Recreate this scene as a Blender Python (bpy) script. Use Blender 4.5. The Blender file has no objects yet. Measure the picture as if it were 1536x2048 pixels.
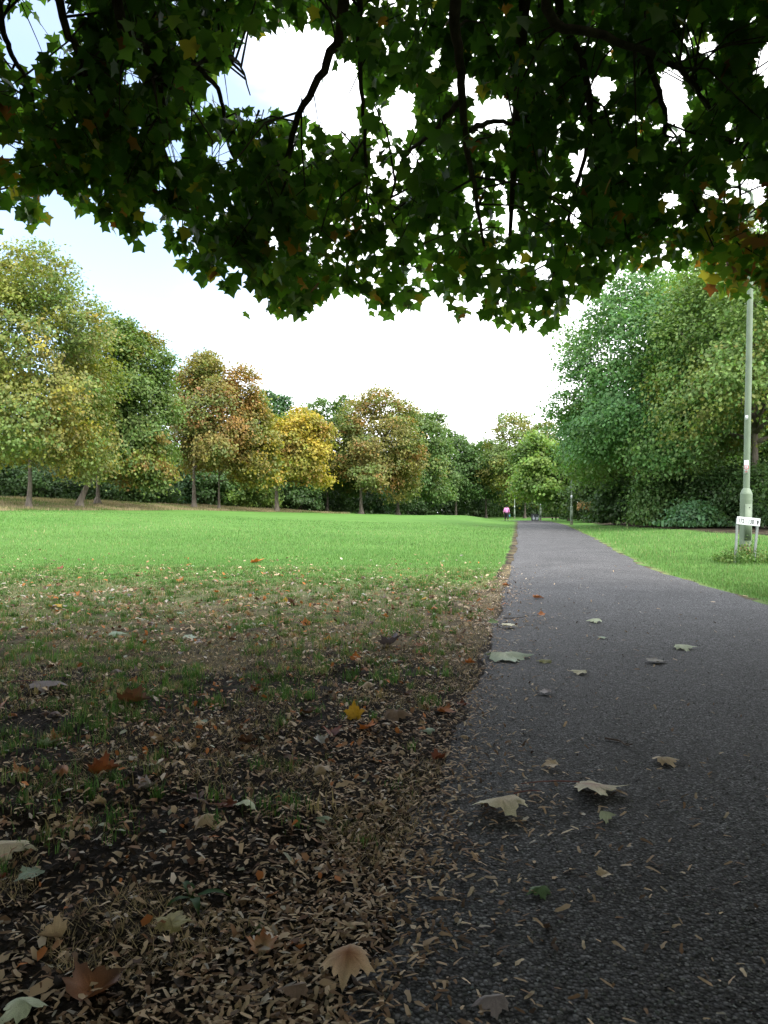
import bpy, math, random
import numpy as np
from mathutils import Matrix, Vector

rng = np.random.default_rng(11)
random.seed(11)
SC = bpy.context.scene
COL = SC.collection
R = math.radians

# ------------------------------------------------------------------ camera, sky, sun, exposure
CAM_H = 0.85
FPX = 1547.0                       # focal length in pixels of a 1536 x 2048 frame
cam_d = bpy.data.cameras.new('camera')
cam_d.sensor_fit = 'VERTICAL'
cam_d.sensor_height = 36.0
cam_d.lens = FPX / 2048 * 36.0
cam_d.clip_start = 0.05
cam_d.clip_end = 3000
cam = bpy.data.objects.new('camera', cam_d)
cam.location = (0, 0, CAM_H)
cam.rotation_euler = (R(90), 0, 0)
COL.objects.link(cam)
SC.camera = cam

SUN_EL, SUN_AZ = 46.0, 140.0       # azimuth clockwise from +Y: behind the camera, to the right
world = bpy.data.worlds.new('World')
SC.world = world
world.use_nodes = True


def build_world():
    nt = world.node_tree
    n = nt.nodes
    n.clear()
    L = nt.links.new
    out = n.new('ShaderNodeOutputWorld')
    bg = n.new('ShaderNodeBackground')
    bg.inputs['Strength'].default_value = 0.1
    sky = n.new('ShaderNodeTexSky')
    sky.sky_type = 'NISHITA'
    sky.sun_disc = False
    sky.sun_elevation = R(SUN_EL)
    sky.sun_rotation = R(SUN_AZ)
    tc = n.new('ShaderNodeTexCoord')
    mp = n.new('ShaderNodeMapping')
    mp.inputs['Scale'].default_value = (1.0, 1.0, 2.2)
    mp.inputs['Location'].default_value = (3.1, 0.4, 1.7)
    L(tc.outputs['Generated'], mp.inputs['Vector'])
    nz = n.new('ShaderNodeTexNoise')
    nz.inputs['Scale'].default_value = 2.3
    nz.inputs['Detail'].default_value = 6
    nz.inputs['Roughness'].default_value = 0.55
    L(mp.outputs['Vector'], nz.inputs['Vector'])
    # break in the cloud, high on the left
    d = n.new('ShaderNodeVectorMath')
    d.operation = 'DOT_PRODUCT'
    v = Vector((-0.56, 1.0, 0.45)).normalized()
    d.inputs[1].default_value = v
    nrm = n.new('ShaderNodeVectorMath')
    nrm.operation = 'NORMALIZE'
    L(tc.outputs['Generated'], nrm.inputs[0])
    L(nrm.outputs['Vector'], d.inputs[0])
    mr = n.new('ShaderNodeMapRange')
    mr.interpolation_type = 'SMOOTHSTEP'
    mr.inputs['From Min'].default_value = 0.90
    mr.inputs['From Max'].default_value = 0.998
    mr.inputs['To Min'].default_value = 0.0
    mr.inputs['To Max'].default_value = 0.55
    L(d.outputs['Value'], mr.inputs['Value'])
    add = n.new('ShaderNodeMath')
    add.operation = 'SUBTRACT'
    L(nz.outputs['Fac'], add.inputs[0])
    L(mr.outputs['Result'], add.inputs[1])
    cr = n.new('ShaderNodeMapRange')
    cr.interpolation_type = 'SMOOTHSTEP'
    cr.inputs['From Min'].default_value = 0.10
    cr.inputs['From Max'].default_value = 0.46
    cr.inputs['To Min'].default_value = 0.12
    cr.inputs['To Max'].default_value = 1.0
    L(add.outputs['Value'], cr.inputs['Value'])
    mix = n.new('ShaderNodeMix')
    mix.data_type = 'RGBA'
    L(cr.outputs['Result'], mix.inputs[0])
    L(sky.outputs['Color'], mix.inputs[6])
    # cloud brightness varies softly
    nz2 = n.new('ShaderNodeTexNoise')
    nz2.inputs['Scale'].default_value = 1.6
    nz2.inputs['Detail'].default_value = 5
    L(mp.outputs['Vector'], nz2.inputs['Vector'])
    cm = n.new('ShaderNodeMix')
    cm.data_type = 'RGBA'
    cm.inputs[6].default_value = (6.6, 7.1, 7.8, 1)
    cm.inputs[7].default_value = (10.5, 10.6, 10.8, 1)
    mr2 = n.new('ShaderNodeMapRange')
    mr2.inputs['From Min'].default_value = 0.35
    mr2.inputs['From Max'].default_value = 0.6
    L(nz2.outputs['Fac'], mr2.inputs['Value'])
    L(mr2.outputs['Result'], cm.inputs[0])
    L(cm.outputs[2], mix.inputs[7])
    L(mix.outputs[2], bg.inputs['Color'])
    L(bg.outputs['Background'], out.inputs['Surface'])


build_world()

sun_d = bpy.data.lights.new('sun', 'SUN')
sun_d.energy = 1.8
sun_d.angle = R(28)
sun_d.color = (1.0, 0.94, 0.84)
sun = bpy.data.objects.new('sun', sun_d)
az, el = R(SUN_AZ), R(SUN_EL)
sdir = Vector((math.sin(az) * math.cos(el), math.cos(az) * math.cos(el), math.sin(el)))
sun.rotation_euler = sdir.to_track_quat('Z', 'Y').to_euler()
sun.location = sdir * 60
COL.objects.link(sun)

SC.view_settings.view_transform = 'Standard'
SC.view_settings.look = 'None'
SC.view_settings.gamma = 1
SC.view_settings.use_curve_mapping = False
SC.view_settings.exposure = 1.85
SC.render.engine = 'CYCLES'
cy = SC.cycles
cy.max_bounces = 7
cy.diffuse_bounces = 4
cy.glossy_bounces = 2
cy.transmission_bounces = 4
cy.transparent_max_bounces = 6
cy.use_denoising = True
cy.sample_clamp_indirect = 6.0

# ------------------------------------------------------------------ small tools


def at(px, py, Y):
    """a point Y metres ahead, from a position in the photograph"""
    return np.array([(px - 768) / FPX * Y, Y, CAM_H + (1024 - py) / FPX * Y])


def sstep(a, b, x):
    t = np.clip((np.asarray(x, float) - a) / (b - a), 0, 1)
    return t * t * (3 - 2 * t)


_T = np.random.default_rng(5).random((256, 256))


def vnoise(x, y, s=0):
    x = np.asarray(x, float) + s * 17.31
    y = np.asarray(y, float) + s * 9.77
    xi = np.floor(x).astype(int)
    yi = np.floor(y).astype(int)
    fx = x - xi
    fy = y - yi
    fx = fx * fx * (3 - 2 * fx)
    fy = fy * fy * (3 - 2 * fy)
    a = _T[xi & 255, yi & 255]
    b = _T[(xi + 1) & 255, yi & 255]
    c = _T[xi & 255, (yi + 1) & 255]
    d = _T[(xi + 1) & 255, (yi + 1) & 255]
    return (a * (1 - fx) + b * fx) * (1 - fy) + (c * (1 - fx) + d * fx) * fy


def fbm(x, y, s=0, o=3):
    r, w, t = 0, 1.0, 0
    for i in range(o):
        r = r + w * vnoise(x * 2 ** i, y * 2 ** i, s + i)
        t += w
        w *= 0.5
    return r / t


def np_mesh(name, V, F, C=None, smooth=False):
    """V (n,3); F (m,k) one face size; C (n,3) point colours"""
    V = np.asarray(V, np.float32)
    F = np.asarray(F, np.int32)
    me = bpy.data.meshes.new(name)
    me.vertices.add(len(V))
    me.vertices.foreach_set('co', V.ravel())
    m, k = F.shape
    me.loops.add(m * k)
    me.loops.foreach_set('vertex_index', F.ravel())
    me.polygons.add(m)
    me.polygons.foreach_set('loop_start', np.arange(0, m * k, k, dtype=np.int32))
    if C is not None:
        C = np.asarray(C, np.float32)
        if C.shape[1] == 3:
            C = np.concatenate([C, np.ones((len(C), 1), np.float32)], 1)
        at_ = me.attributes.new('Col', 'FLOAT_COLOR', 'POINT')
        at_.data.foreach_set('color', C.ravel())
    me.update(calc_edges=True)
    if smooth:
        me.polygons.foreach_set('use_smooth', np.ones(m, bool))
    return me


def link(name, me, mat=None, parent=None, loc=None):
    o = bpy.data.objects.new(name, me)
    COL.objects.link(o)
    if mat is not None and me is not None and not me.materials:
        me.materials.append(mat)
    if parent is not None:
        o.parent = parent
    if loc is not None:
        o.location = loc
    return o


def tag(o, label=None, cat=None, group=None, kind=None):
    if label:
        o['label'] = label
    if cat:
        o['category'] = cat
    if group:
        o['group'] = group
    if kind:
        o['kind'] = kind
    return o


def empty(name, loc, rz=0.0):
    o = bpy.data.objects.new(name, None)
    o.empty_display_size = 0.2
    o.location = [float(v) for v in loc]
    o.rotation_euler = (0, 0, rz)
    COL.objects.link(o)
    return o


def unit(v):
    return v / np.maximum(np.linalg.norm(v, axis=-1, keepdims=True), 1e-9)


def frames(tip, nrm):
    y = unit(tip)
    x = unit(np.cross(y, nrm))
    z = np.cross(x, y)
    return np.stack([x, y, z], axis=-1)          # columns


def batch(TV, TF, P, B, S, C):
    """copies of a small template: positions P, bases B, sizes S (n,) or (n,3), colours C"""
    n, k = len(P), len(TV)
    S = np.asarray(S, float)
    if S.ndim == 1:
        S = S[:, None]
    L = TV[None] * S[:, None, :]
    V = np.einsum('nij,nkj->nki', B, L) + P[:, None, :]
    F = TF[None] + (np.arange(n) * k)[:, None, None]
    CC = np.repeat(C[:, None, :], k, 1)
    return V.reshape(-1, 3), F.reshape(-1, TF.shape[1]), CC.reshape(-1, 3)


def join(parts):
    V, F, C, o = [], [], [], 0
    for v, f, c in parts:
        V.append(v)
        F.append(f + o)
        C.append(c)
        o += len(v)
    return np.concatenate(V), np.concatenate(F), np.concatenate(C)


def catmull(P, per=6):
    P = np.asarray(P, float)
    Q = np.concatenate([[2 * P[0] - P[1]], P, [2 * P[-1] - P[-2]]])
    out = []
    for i in range(1, len(Q) - 2):
        p0, p1, p2, p3 = Q[i - 1], Q[i], Q[i + 1], Q[i + 2]
        for t in np.linspace(0, 1, per, endpoint=False):
            out.append(0.5 * (2 * p1 + (p2 - p0) * t + (2 * p0 - 5 * p1 + 4 * p2 - p3) * t * t +
                              (3 * p1 - p0 - 3 * p2 + p3) * t ** 3))
    out.append(P[-1])
    return np.array(out)


def tube(P, Rr, sides=8, cap=True):
    """quads round a polyline; returns V, F(quads)"""
    P = np.asarray(P, float)
    n = len(P)
    Rr = np.broadcast_to(np.asarray(Rr, float), (n,))
    T = np.gradient(P, axis=0)
    T = unit(T)
    ref = np.array([0.31, 0.2, 0.93])
    if abs(np.mean(T @ ref)) > 0.9:
        ref = np.array([0.94, 0.3, 0.1])
    X = unit(np.cross(T, ref))
    Yv = np.cross(T, X)
    a = np.linspace(0, 2 * np.pi, sides, endpoint=False)
    V = P[:, None, :] + Rr[:, None, None] * (np.cos(a)[None, :, None] * X[:, None, :] + np.sin(a)[None, :, None] * Yv[:, None, :])
    V = V.reshape(-1, 3)
    F = []
    for i in range(n - 1):
        for j in range(sides):
            k = (j + 1) % sides
            F.append((i * sides + j, i * sides + k, (i + 1) * sides + k, (i + 1) * sides + j))
    if cap:
        o = len(V)
        V = np.concatenate([V, P[:1], P[-1:]])
        for j in range(0, sides):
            k = (j + 1) % sides
            F.append((o, k, j, j) if False else (o, k, j, o))
            e = (n - 1) * sides
            F.append((o + 1, e + j, e + k, o + 1))
    return V, F


def tubes_mesh(name, tubes, smooth=True):
    V, F, o = [], [], 0
    for v, f in tubes:
        V.append(v)
        for q in f:
            q = [i + o for i in q]
            if q[0] == q[3]:
                q = q[:3]
            F.append(q)
        o += len(v)
    me = bpy.data.meshes.new(name)
    me.from_pydata(np.concatenate(V).tolist(), [], F)
    if smooth:
        me.polygons.foreach_set('use_smooth', np.ones(len(me.polygons), bool))
    me.update()
    return me


def lathe(prof, sides=24, cx=0.0, cy=0.0):
    """prof: list of (radius, z)"""
    V, F = [], []
    for r_, z in prof:
        for j in range(sides):
            a = 2 * math.pi * j / sides
            V.append((cx + r_ * math.cos(a), cy + r_ * math.sin(a), z))
    for i in range(len(prof) - 1):
        for j in range(sides):
            k = (j + 1) % sides
            F.append((i * sides + j, i * sides + k, (i + 1) * sides + k, (i + 1) * sides + j))
    return V, F


def box(x0, x1, y0, y1, z0, z1, o=0):
    V = [(x0, y0, z0), (x1, y0, z0), (x1, y1, z0), (x0, y1, z0), (x0, y0, z1), (x1, y0, z1), (x1, y1, z1), (x0, y1, z1)]
    F = [(0, 3, 2, 1), (4, 5, 6, 7), (0, 1, 5, 4), (1, 2, 6, 5), (2, 3, 7, 6), (3, 0, 4, 7)]
    return V, [tuple(i + o for i in f) for f in F]


def py_mesh(name, V, F, smooth=False, bevel=0.0):
    me = bpy.data.meshes.new(name)
    me.from_pydata([tuple(map(float, v)) for v in V], [], [tuple(f) for f in F])
    if smooth:
        me.polygons.foreach_set('use_smooth', np.ones(len(me.polygons), bool))
    me.update()
    return me


def bevel(o, w, seg=2):
    m = o.modifiers.new('bevel', 'BEVEL')
    m.width = w
    m.segments = seg
    m.limit_method = 'ANGLE'
    return o


# ------------------------------------------------------------------ materials
def new_mat(name):
    m = bpy.data.materials.new(name)
    m.use_nodes = True
    m.node_tree.nodes.clear()
    n = m.node_tree.nodes
    out = n.new('ShaderNodeOutputMaterial')
    return m, n, m.node_tree.links.new, out


def leaf_material(name, trans=0.35, rough=0.5, spec=0.3, tcol=(1.25, 1.3, 0.6), noise=0.0, nscale=40):
    m, n, L, out = new_mat(name)
    a = n.new('ShaderNodeAttribute')
    a.attribute_name = 'Col'
    col = a.outputs['Color']
    if noise:
        tc = n.new('ShaderNodeTexCoord')
        nz = n.new('ShaderNodeTexNoise')
        nz.inputs['Scale'].default_value = nscale
        nz.inputs['Detail'].default_value = 4
        L(tc.outputs['Object'], nz.inputs['Vector'])
        mr = n.new('ShaderNodeMapRange')
        mr.inputs['From Min'].default_value = 0.3
        mr.inputs['From Max'].default_value = 0.7
        mr.inputs['To Min'].default_value = 1 - noise
        mr.inputs['To Max'].default_value = 1 + noise
        L(nz.outputs['Fac'], mr.inputs['Value'])
        vm = n.new('ShaderNodeVectorMath')
        vm.operation = 'SCALE'
        L(col, vm.inputs[0])
        L(mr.outputs['Result'], vm.inputs['Scale'])
        col = vm.outputs['Vector']
    p = n.new('ShaderNodeBsdfPrincipled')
    p.inputs['Roughness'].default_value = rough
    p.inputs['Specular IOR Level'].default_value = spec
    L(col, p.inputs['Base Color'])
    t = n.new('ShaderNodeBsdfTranslucent')
    mu = n.new('ShaderNodeVectorMath')
    mu.operation = 'MULTIPLY'
    mu.inputs[1].default_value = tcol
    L(col, mu.inputs[0])
    L(mu.outputs['Vector'], t.inputs['Color'])
    mx = n.new('ShaderNodeMixShader')
    mx.inputs[0].default_value = trans
    L(p.outputs[0], mx.inputs[1])
    L(t.outputs[0], mx.inputs[2])
    L(mx.outputs[0], out.inputs['Surface'])
    return m


M_FOL = leaf_material('crown_leaves', 0.38, 0.5, 0.32)
M_CAN = leaf_material('canopy_leaves', 0.45, 0.45, 0.35, (1.9, 2.2, 0.6))
M_GRASS = leaf_material('grass_blades', 0.3, 0.6, 0.2, (1.2, 1.25, 0.6))
M_LITTER = leaf_material('dry_litter', 0.12, 0.75, 0.2, (1.1, 1.0, 0.8))
M_DEAD = leaf_material('fallen_leaf_skin', 0.15, 0.6, 0.3, (1.1, 1.0, 0.7), 0.28, 55)


def simple(name, col, rough=0.6, metal=0.0, var=0.15, scale=12.0, bump=0.0, spec=0.4):
    m, n, L, out = new_mat(name)
    p = n.new('ShaderNodeBsdfPrincipled')
    p.inputs['Roughness'].default_value = rough
    p.inputs['Metallic'].default_value = metal
    p.inputs['Specular IOR Level'].default_value = spec
    tc = n.new('ShaderNodeTexCoord')
    nz = n.new('ShaderNodeTexNoise')
    nz.inputs['Scale'].default_value = scale
    nz.inputs['Detail'].default_value = 6
    L(tc.outputs['Object'], nz.inputs['Vector'])
    mr = n.new('ShaderNodeMapRange')
    mr.inputs['From Min'].default_value = 0.3
    mr.inputs['From Max'].default_value = 0.7
    mr.inputs['To Min'].default_value = 1 - var
    mr.inputs['To Max'].default_value = 1 + var
    L(nz.outputs['Fac'], mr.inputs['Value'])
    vm = n.new('ShaderNodeVectorMath')
    vm.operation = 'SCALE'
    vm.inputs[0].default_value = col
    L(mr.outputs['Result'], vm.inputs['Scale'])
    L(vm.outputs['Vector'], p.inputs['Base Color'])
    if bump:
        b = n.new('ShaderNodeBump')
        b.inputs['Strength'].default_value = bump
        b.inputs['Distance'].default_value = 0.02
        L(nz.outputs['Fac'], b.inputs['Height'])
        L(b.outputs['Normal'], p.inputs['Normal'])
    L(p.outputs[0], out.inputs['Surface'])
    return m


def bark_material(name, c1, c2, scale=6.0):
    m, n, L, out = new_mat(name)
    p = n.new('ShaderNodeBsdfPrincipled')
    p.inputs['Roughness'].default_value = 0.9
    p.inputs['Specular IOR Level'].default_value = 0.15
    tc = n.new('ShaderNodeTexCoord')
    mp = n.new('ShaderNodeMapping')
    mp.inputs['Scale'].default_value = (1, 1, 0.25)
    L(tc.outputs['Object'], mp.inputs['Vector'])
    nz = n.new('ShaderNodeTexNoise')
    nz.inputs['Scale'].default_value = scale
    nz.inputs['Detail'].default_value = 8
    nz.inputs['Roughness'].default_value = 0.7
    L(mp.outputs['Vector'], nz.inputs['Vector'])
    r = n.new('ShaderNodeValToRGB')
    r.color_ramp.elements[0].position = 0.35
    r.color_ramp.elements[0].color = (*c1, 1)
    r.color_ramp.elements[1].position = 0.65
    r.color_ramp.elements[1].color = (*c2, 1)
    L(nz.outputs['Fac'], r.inputs['Fac'])
    L(r.outputs['Color'], p.inputs['Base Color'])
    b = n.new('ShaderNodeBump')
    b.inputs['Strength'].default_value = 0.7
    b.inputs['Distance'].default_value = 0.03
    L(nz.outputs['Fac'], b.inputs['Height'])
    L(b.outputs['Normal'], p.inputs['Normal'])
    L(p.outputs[0], out.inputs['Surface'])
    return m


M_BARK = bark_material('grey_bark', (0.075, 0.062, 0.05), (0.19, 0.165, 0.135))
M_BARKD = bark_material('dark_bark', (0.03, 0.022, 0.016), (0.085, 0.065, 0.05), 9)


def ground_material():
    m, n, L, out = new_mat('park_ground')
    p = n.new('ShaderNodeBsdfPrincipled')
    p.inputs['Roughness'].default_value = 0.95
    p.inputs['Specular IOR Level'].default_value = 0.1
    at_ = n.new('ShaderNodeAttribute')
    at_.attribute_name = 'Col'              # r: share of grass, g: share of dry grass
    sep = n.new('ShaderNodeSeparateColor')
    L(at_.outputs['Color'], sep.inputs['Color'])
    tc = n.new('ShaderNodeTexCoord')

    def noise(sc, det=5, ro=0.6):
        z = n.new('ShaderNodeTexNoise')
        z.inputs['Scale'].default_value = sc
        z.inputs['Detail'].default_value = det
        z.inputs['Roughness'].default_value = ro
        L(tc.outputs['Object'], z.inputs['Vector'])
        return z.outputs['Fac']

    def ramp(fac, stops):
        r = n.new('ShaderNodeValToRGB')
        while len(r.color_ramp.elements) < len(stops):
            r.color_ramp.elements.new(0.5)
        for e, (pos, c) in zip(r.color_ramp.elements, stops):
            e.position = pos
            e.color = (*c, 1)
        L(fac, r.inputs['Fac'])
        return r.outputs['Color']

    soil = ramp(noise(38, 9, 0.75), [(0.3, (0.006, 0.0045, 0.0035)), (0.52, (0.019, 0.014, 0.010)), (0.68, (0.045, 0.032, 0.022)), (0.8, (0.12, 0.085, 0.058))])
    g1 = ramp(noise(9, 8, 0.7), [(0.3, (0.045, 0.1, 0.02)), (0.5, (0.07, 0.16, 0.03)), (0.7, (0.10, 0.20, 0.045))])
    g2 = ramp(noise(0.35, 4), [(0.35, (0.055, 0.135, 0.024)), (0.65, (0.095, 0.19, 0.04))])
    gm = n.new('ShaderNodeMix')
    gm.data_type = 'RGBA'
    gm.inputs[0].default_value = 0.5
    L(g1, gm.inputs[6])
    L(g2, gm.inputs[7])
    dry = ramp(noise(5, 7, 0.7), [(0.3, (0.10, 0.10, 0.05)), (0.5, (0.19, 0.155, 0.09)), (0.7, (0.31, 0.25, 0.16))])

    def mixfac(v, nz, lo, hi):
        s = n.new('ShaderNodeMath')
        s.operation = 'ADD'
        L(v, s.inputs[0])
        L(nz, s.inputs[1])
        mr = n.new('ShaderNodeMapRange')
        mr.inputs['From Min'].default_value = lo
        mr.inputs['From Max'].default_value = hi
        L(s.outputs[0], mr.inputs['Value'])
        return mr.outputs['Result']

    f1 = mixfac(sep.outputs[0], noise(6, 6, 0.65), 0.85, 1.15)
    a = n.new('ShaderNodeMix')
    a.data_type = 'RGBA'
    L(f1, a.inputs[0])
    L(soil, a.inputs[6])
    L(gm.outputs[2], a.inputs[7])
    f2 = mixfac(sep.outputs[1], noise(1.3, 6, 0.65), 0.8, 1.25)
    b = n.new('ShaderNodeMix')
    b.data_type = 'RGBA'
    L(f2, b.inputs[0])
    L(a.outputs[2], b.inputs[6])
    L(dry, b.inputs[7])
    L(b.outputs[2], p.inputs['Base Color'])
    bp = n.new('ShaderNodeBump')
    bp.inputs['Strength'].default_value = 0.9
    bp.inputs['Distance'].default_value = 0.02
    L(noise(45, 8, 0.7), bp.inputs['Height'])
    L(bp.outputs['Normal'], p.inputs['Normal'])
    L(p.outputs[0], out.inputs['Surface'])
    return m


def asphalt_material():
    m, n, L, out = new_mat('worn_asphalt')
    p = n.new('ShaderNodeBsdfPrincipled')
    p.inputs['Specular IOR Level'].default_value = 0.22
    p.inputs['Roughness'].default_value = 0.8
    tc = n.new('ShaderNodeTexCoord')

    def vor(sc, feat='F1'):
        v = n.new('ShaderNodeTexVoronoi')
        v.feature = feat
        v.inputs['Scale'].default_value = sc
        L(tc.outputs['Object'], v.inputs['Vector'])
        return v

    def noise(sc, det=4, ro=0.6):
        z = n.new('ShaderNodeTexNoise')
        z.inputs['Scale'].default_value = sc
        z.inputs['Detail'].default_value = det
        z.inputs['Roughness'].default_value = ro
        L(tc.outputs['Object'], z.inputs['Vector'])
        return z.outputs['Fac']

    v1 = vor(125)
    # stone colour by cell
    sp = n.new('ShaderNodeSeparateColor')
    L(v1.outputs['Color'], sp.inputs['Color'])
    r = n.new('ShaderNodeValToRGB')
    r.color_ramp.elements.new(0.5)
    r.color_ramp.elements.new(0.5)
    for e, (pos, c) in zip(r.color_ramp.elements, [(0.0, (0.025, 0.025, 0.026)), (0.5, (0.074, 0.0725, 0.0765)), (0.82, (0.138, 0.136, 0.144)), (1.0, (0.24, 0.24, 0.245))]):
        e.position = pos
        e.color = (*c, 1)
    L(sp.outputs[0], r.inputs['Fac'])
    # binder in the joints
    mr = n.new('ShaderNodeMapRange')
    mr.inputs['From Min'].default_value = 0.35
    mr.inputs['From Max'].default_value = 0.75
    L(v1.outputs['Distance'], mr.inputs['Value'])
    mx = n.new('ShaderNodeMix')
    mx.data_type = 'RGBA'
    mx.inputs[7].default_value = (0.010, 0.010, 0.010, 1)
    L(mr.outputs['Result'], mx.inputs[0])
    L(r.outputs['Color'], mx.inputs[6])
    # large stains and worn patches
    st = n.new('ShaderNodeMapRange')
    st.inputs['From Min'].default_value = 0.3
    st.inputs['From Max'].default_value = 0.7
    st.inputs['To Min'].default_value = 0.72
    st.inputs['To Max'].default_value = 1.24
    L(noise(1.1, 6, 0.62), st.inputs['Value'])
    vm = n.new('ShaderNodeVectorMath')
    vm.operation = 'SCALE'
    L(mx.outputs[2], vm.inputs[0])
    L(st.outputs['Result'], vm.inputs['Scale'])
    L(vm.outputs['Vector'], p.inputs['Base Color'])
    # relief: stones proud of the binder
    inv = n.new('ShaderNodeMath')
    inv.operation = 'SUBTRACT'
    inv.inputs[0].default_value = 1.0
    L(v1.outputs['Distance'], inv.inputs[1])
    b = n.new('ShaderNodeBump')
    b.inputs['Strength'].default_value = 0.8
    b.inputs['Distance'].default_value = 0.004
    L(inv.outputs[0], b.inputs['Height'])
    b2 = n.new('ShaderNodeBump')
    b2.inputs['Strength'].default_value = 0.5
    b2.inputs['Distance'].default_value = 0.01
    L(noise(30, 5), b2.inputs['Height'])
    L(b.outputs['Normal'], b2.inputs['Normal'])
    L(b2.outputs['Normal'], p.inputs['Normal'])
    L(p.outputs[0], out.inputs['Surface'])
    return m


M_GROUND = ground_material()
M_ASPH = asphalt_material()
M_LAMP = simple('sage_green_paint', (0.125, 0.165, 0.115), 0.55, 0.0, 0.18, 3.0)
M_LAMPLOW = simple('bare_steel_foot', (0.13, 0.13, 0.09), 0.7, 0.0, 0.3, 8.0)
M_WHITE = simple('white_enamel', (0.56, 0.585, 0.62), 0.4, 0, 0.05, 20)
M_BLACK = simple('black_lettering', (0.015, 0.015, 0.02), 0.5, 0, 0.05, 20)
M_POST = simple('grey_steel_post', (0.19, 0.21, 0.21), 0.5, 0.2, 0.15, 20)
M_RED = simple('red_print', (0.5, 0.06, 0.09), 0.5, 0, 0.05, 20)
M_GLASS = simple('lamp_bowl', (0.6, 0.62, 0.6), 0.25, 0, 0.03, 20)
M_CAB = simple('dark_cabinet_paint', (0.035, 0.04, 0.045), 0.6, 0, 0.2, 8)
M_PAINT = simple('pale_daubed_paint', (0.5, 0.54, 0.6), 0.6, 0, 0.1, 10)
M_PINK = simple('pink_knit', (0.72, 0.28, 0.55), 0.85, 0, 0.08, 30)
M_TROUS = simple('dark_trousers', (0.018, 0.014, 0.022), 0.85, 0, 0.1, 30)
M_SKIN = simple('skin', (0.42, 0.25, 0.18), 0.6, 0, 0.05, 30)
M_HAIR = simple('dark_hair', (0.02, 0.014, 0.013), 0.6, 0, 0.2, 60)
M_TEAL = simple('teal_bag', (0.12, 0.38, 0.40), 0.6, 0, 0.1, 30)
M_STEM = simple('red_leaf_stalk', (0.16, 0.055, 0.04), 0.6, 0, 0.15, 60)
M_TWIG = simple('dry_twig', (0.07, 0.05, 0.038), 0.85, 0, 0.3, 60, 0.4)

# ------------------------------------------------------------------ terrain
_px = np.array([-900, 0, 200, 400, 650, 800, 960, 1020, 1035, 3000], float)
_df = np.array([36, 40, 48, 62, 80, 84, 80, 80, 80, 80], float)
_zf = np.array([0.9, 0.9, 0.95, 1.0, 0.74, 0.52, 0.50, 0.45, 0.45, 0.45])
_dt = np.array([48, 52, 60, 70, 86, 92, 92, 92, 92, 92], float)
_zt = np.array([1.75, 1.75, 1.65, 1.40, 0.80, 0.45, 0.3, 0.2, 0.2, 0.2])


def XL(Y):
    return np.interp(Y, [-40, 0, 1.3, 1.7, 2.3, 3.5, 7.5, 17.3, 70, 80, 90, 100, 110, 118], [-7.3, -0.3, -0.09, -0.04, 0.09, 0.35, 1.1, 2.92, 12.05, 13.0, 12.6, 10, 4, -4])


def XR(Y):
    return np.interp(Y, [-40, 0, 5, 7.5, 10.4, 13, 17.3, 25.8, 50.6, 65.7, 80, 90, 100, 110, 120],
                     [-4.5, 2.5, 3.3, 3.62, 3.85, 4.3, 5.18, 7.0, 11.9, 14.4, 16.3, 16.5, 14.8, 9, -2])


def terrain(X, Y):
    X = np.asarray(X, float)
    Y = np.asarray(Y, float)
    px = 768 + FPX * X / np.maximum(Y, 1.0)
    df, zf, dt, zt = (np.interp(px, _px, a) for a in (_df, _zf, _dt, _zt))
    t = np.clip((Y - 9) / (df - 9), 0, 1)
    lawn = zf * (0.35 * t + 0.65 * t * t * (3 - 2 * t)) + (zt - zf) * sstep(0, 1, (Y - df) / (dt - df))
    dl = XL(Y) - X
    fade = sstep(0.3, 5.0, dl) * sstep(5, 14, Y)
    zp = -0.22 * sstep(72, 95, Y)
    z = fade * lawn + (1 - fade) * zp
    dr = X - XR(Y)
    z = z + 0.16 * sstep(0.3, 5, dr) * sstep(8, 25, Y)
    # bank on top of the lawn edge is uneven
    z = z + (fade > 0.2) * (fbm(X * 0.35, Y * 0.35, 3) - 0.5) * 0.22 * sstep(0, 1, (Y - df + 3) / 6) * (px < 900)
    return z


def relief(X, Y):
    dl = XL(Y) - X
    a = sstep(-0.05, 0.5, dl) * (1 - sstep(9, 16, Y))
    b = (fbm(X * 9, Y * 9, 7) - 0.5) * 0.035 + (fbm(X * 2.1, Y * 2.1, 9) - 0.5) * 0.05
    right = sstep(0.1, 0.6, X - XR(Y)) * (fbm(X * 2.1, Y * 2.1, 9) - 0.4) * 0.05
    return a * (b + 0.006) + right - 0.010 * (1 - sstep(-0.12, 0.06, dl)) * (X < XR(Y) + 0.1)


def gz(X, Y):
    return terrain(X, Y) + relief(X, Y)


def pathz(X, Y):
    X, Y = np.asarray(X, float), np.asarray(Y, float)
    u = (X - XL(Y)) / np.maximum(XR(Y) - XL(Y), 0.1)
    return -0.22 * sstep(72, 95, Y) + 0.005 + 0.025 * (1 - (2 * u - 1) ** 2) * sstep(0, 3, Y)


def surf(X, Y):
    X = np.asarray(X, float)
    Y = np.asarray(Y, float)
    on = (X > XL(Y) + 0.0) & (X < XR(Y))
    return np.where(on, np.maximum(pathz(X, Y), gz(X, Y)), gz(X, Y))


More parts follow.
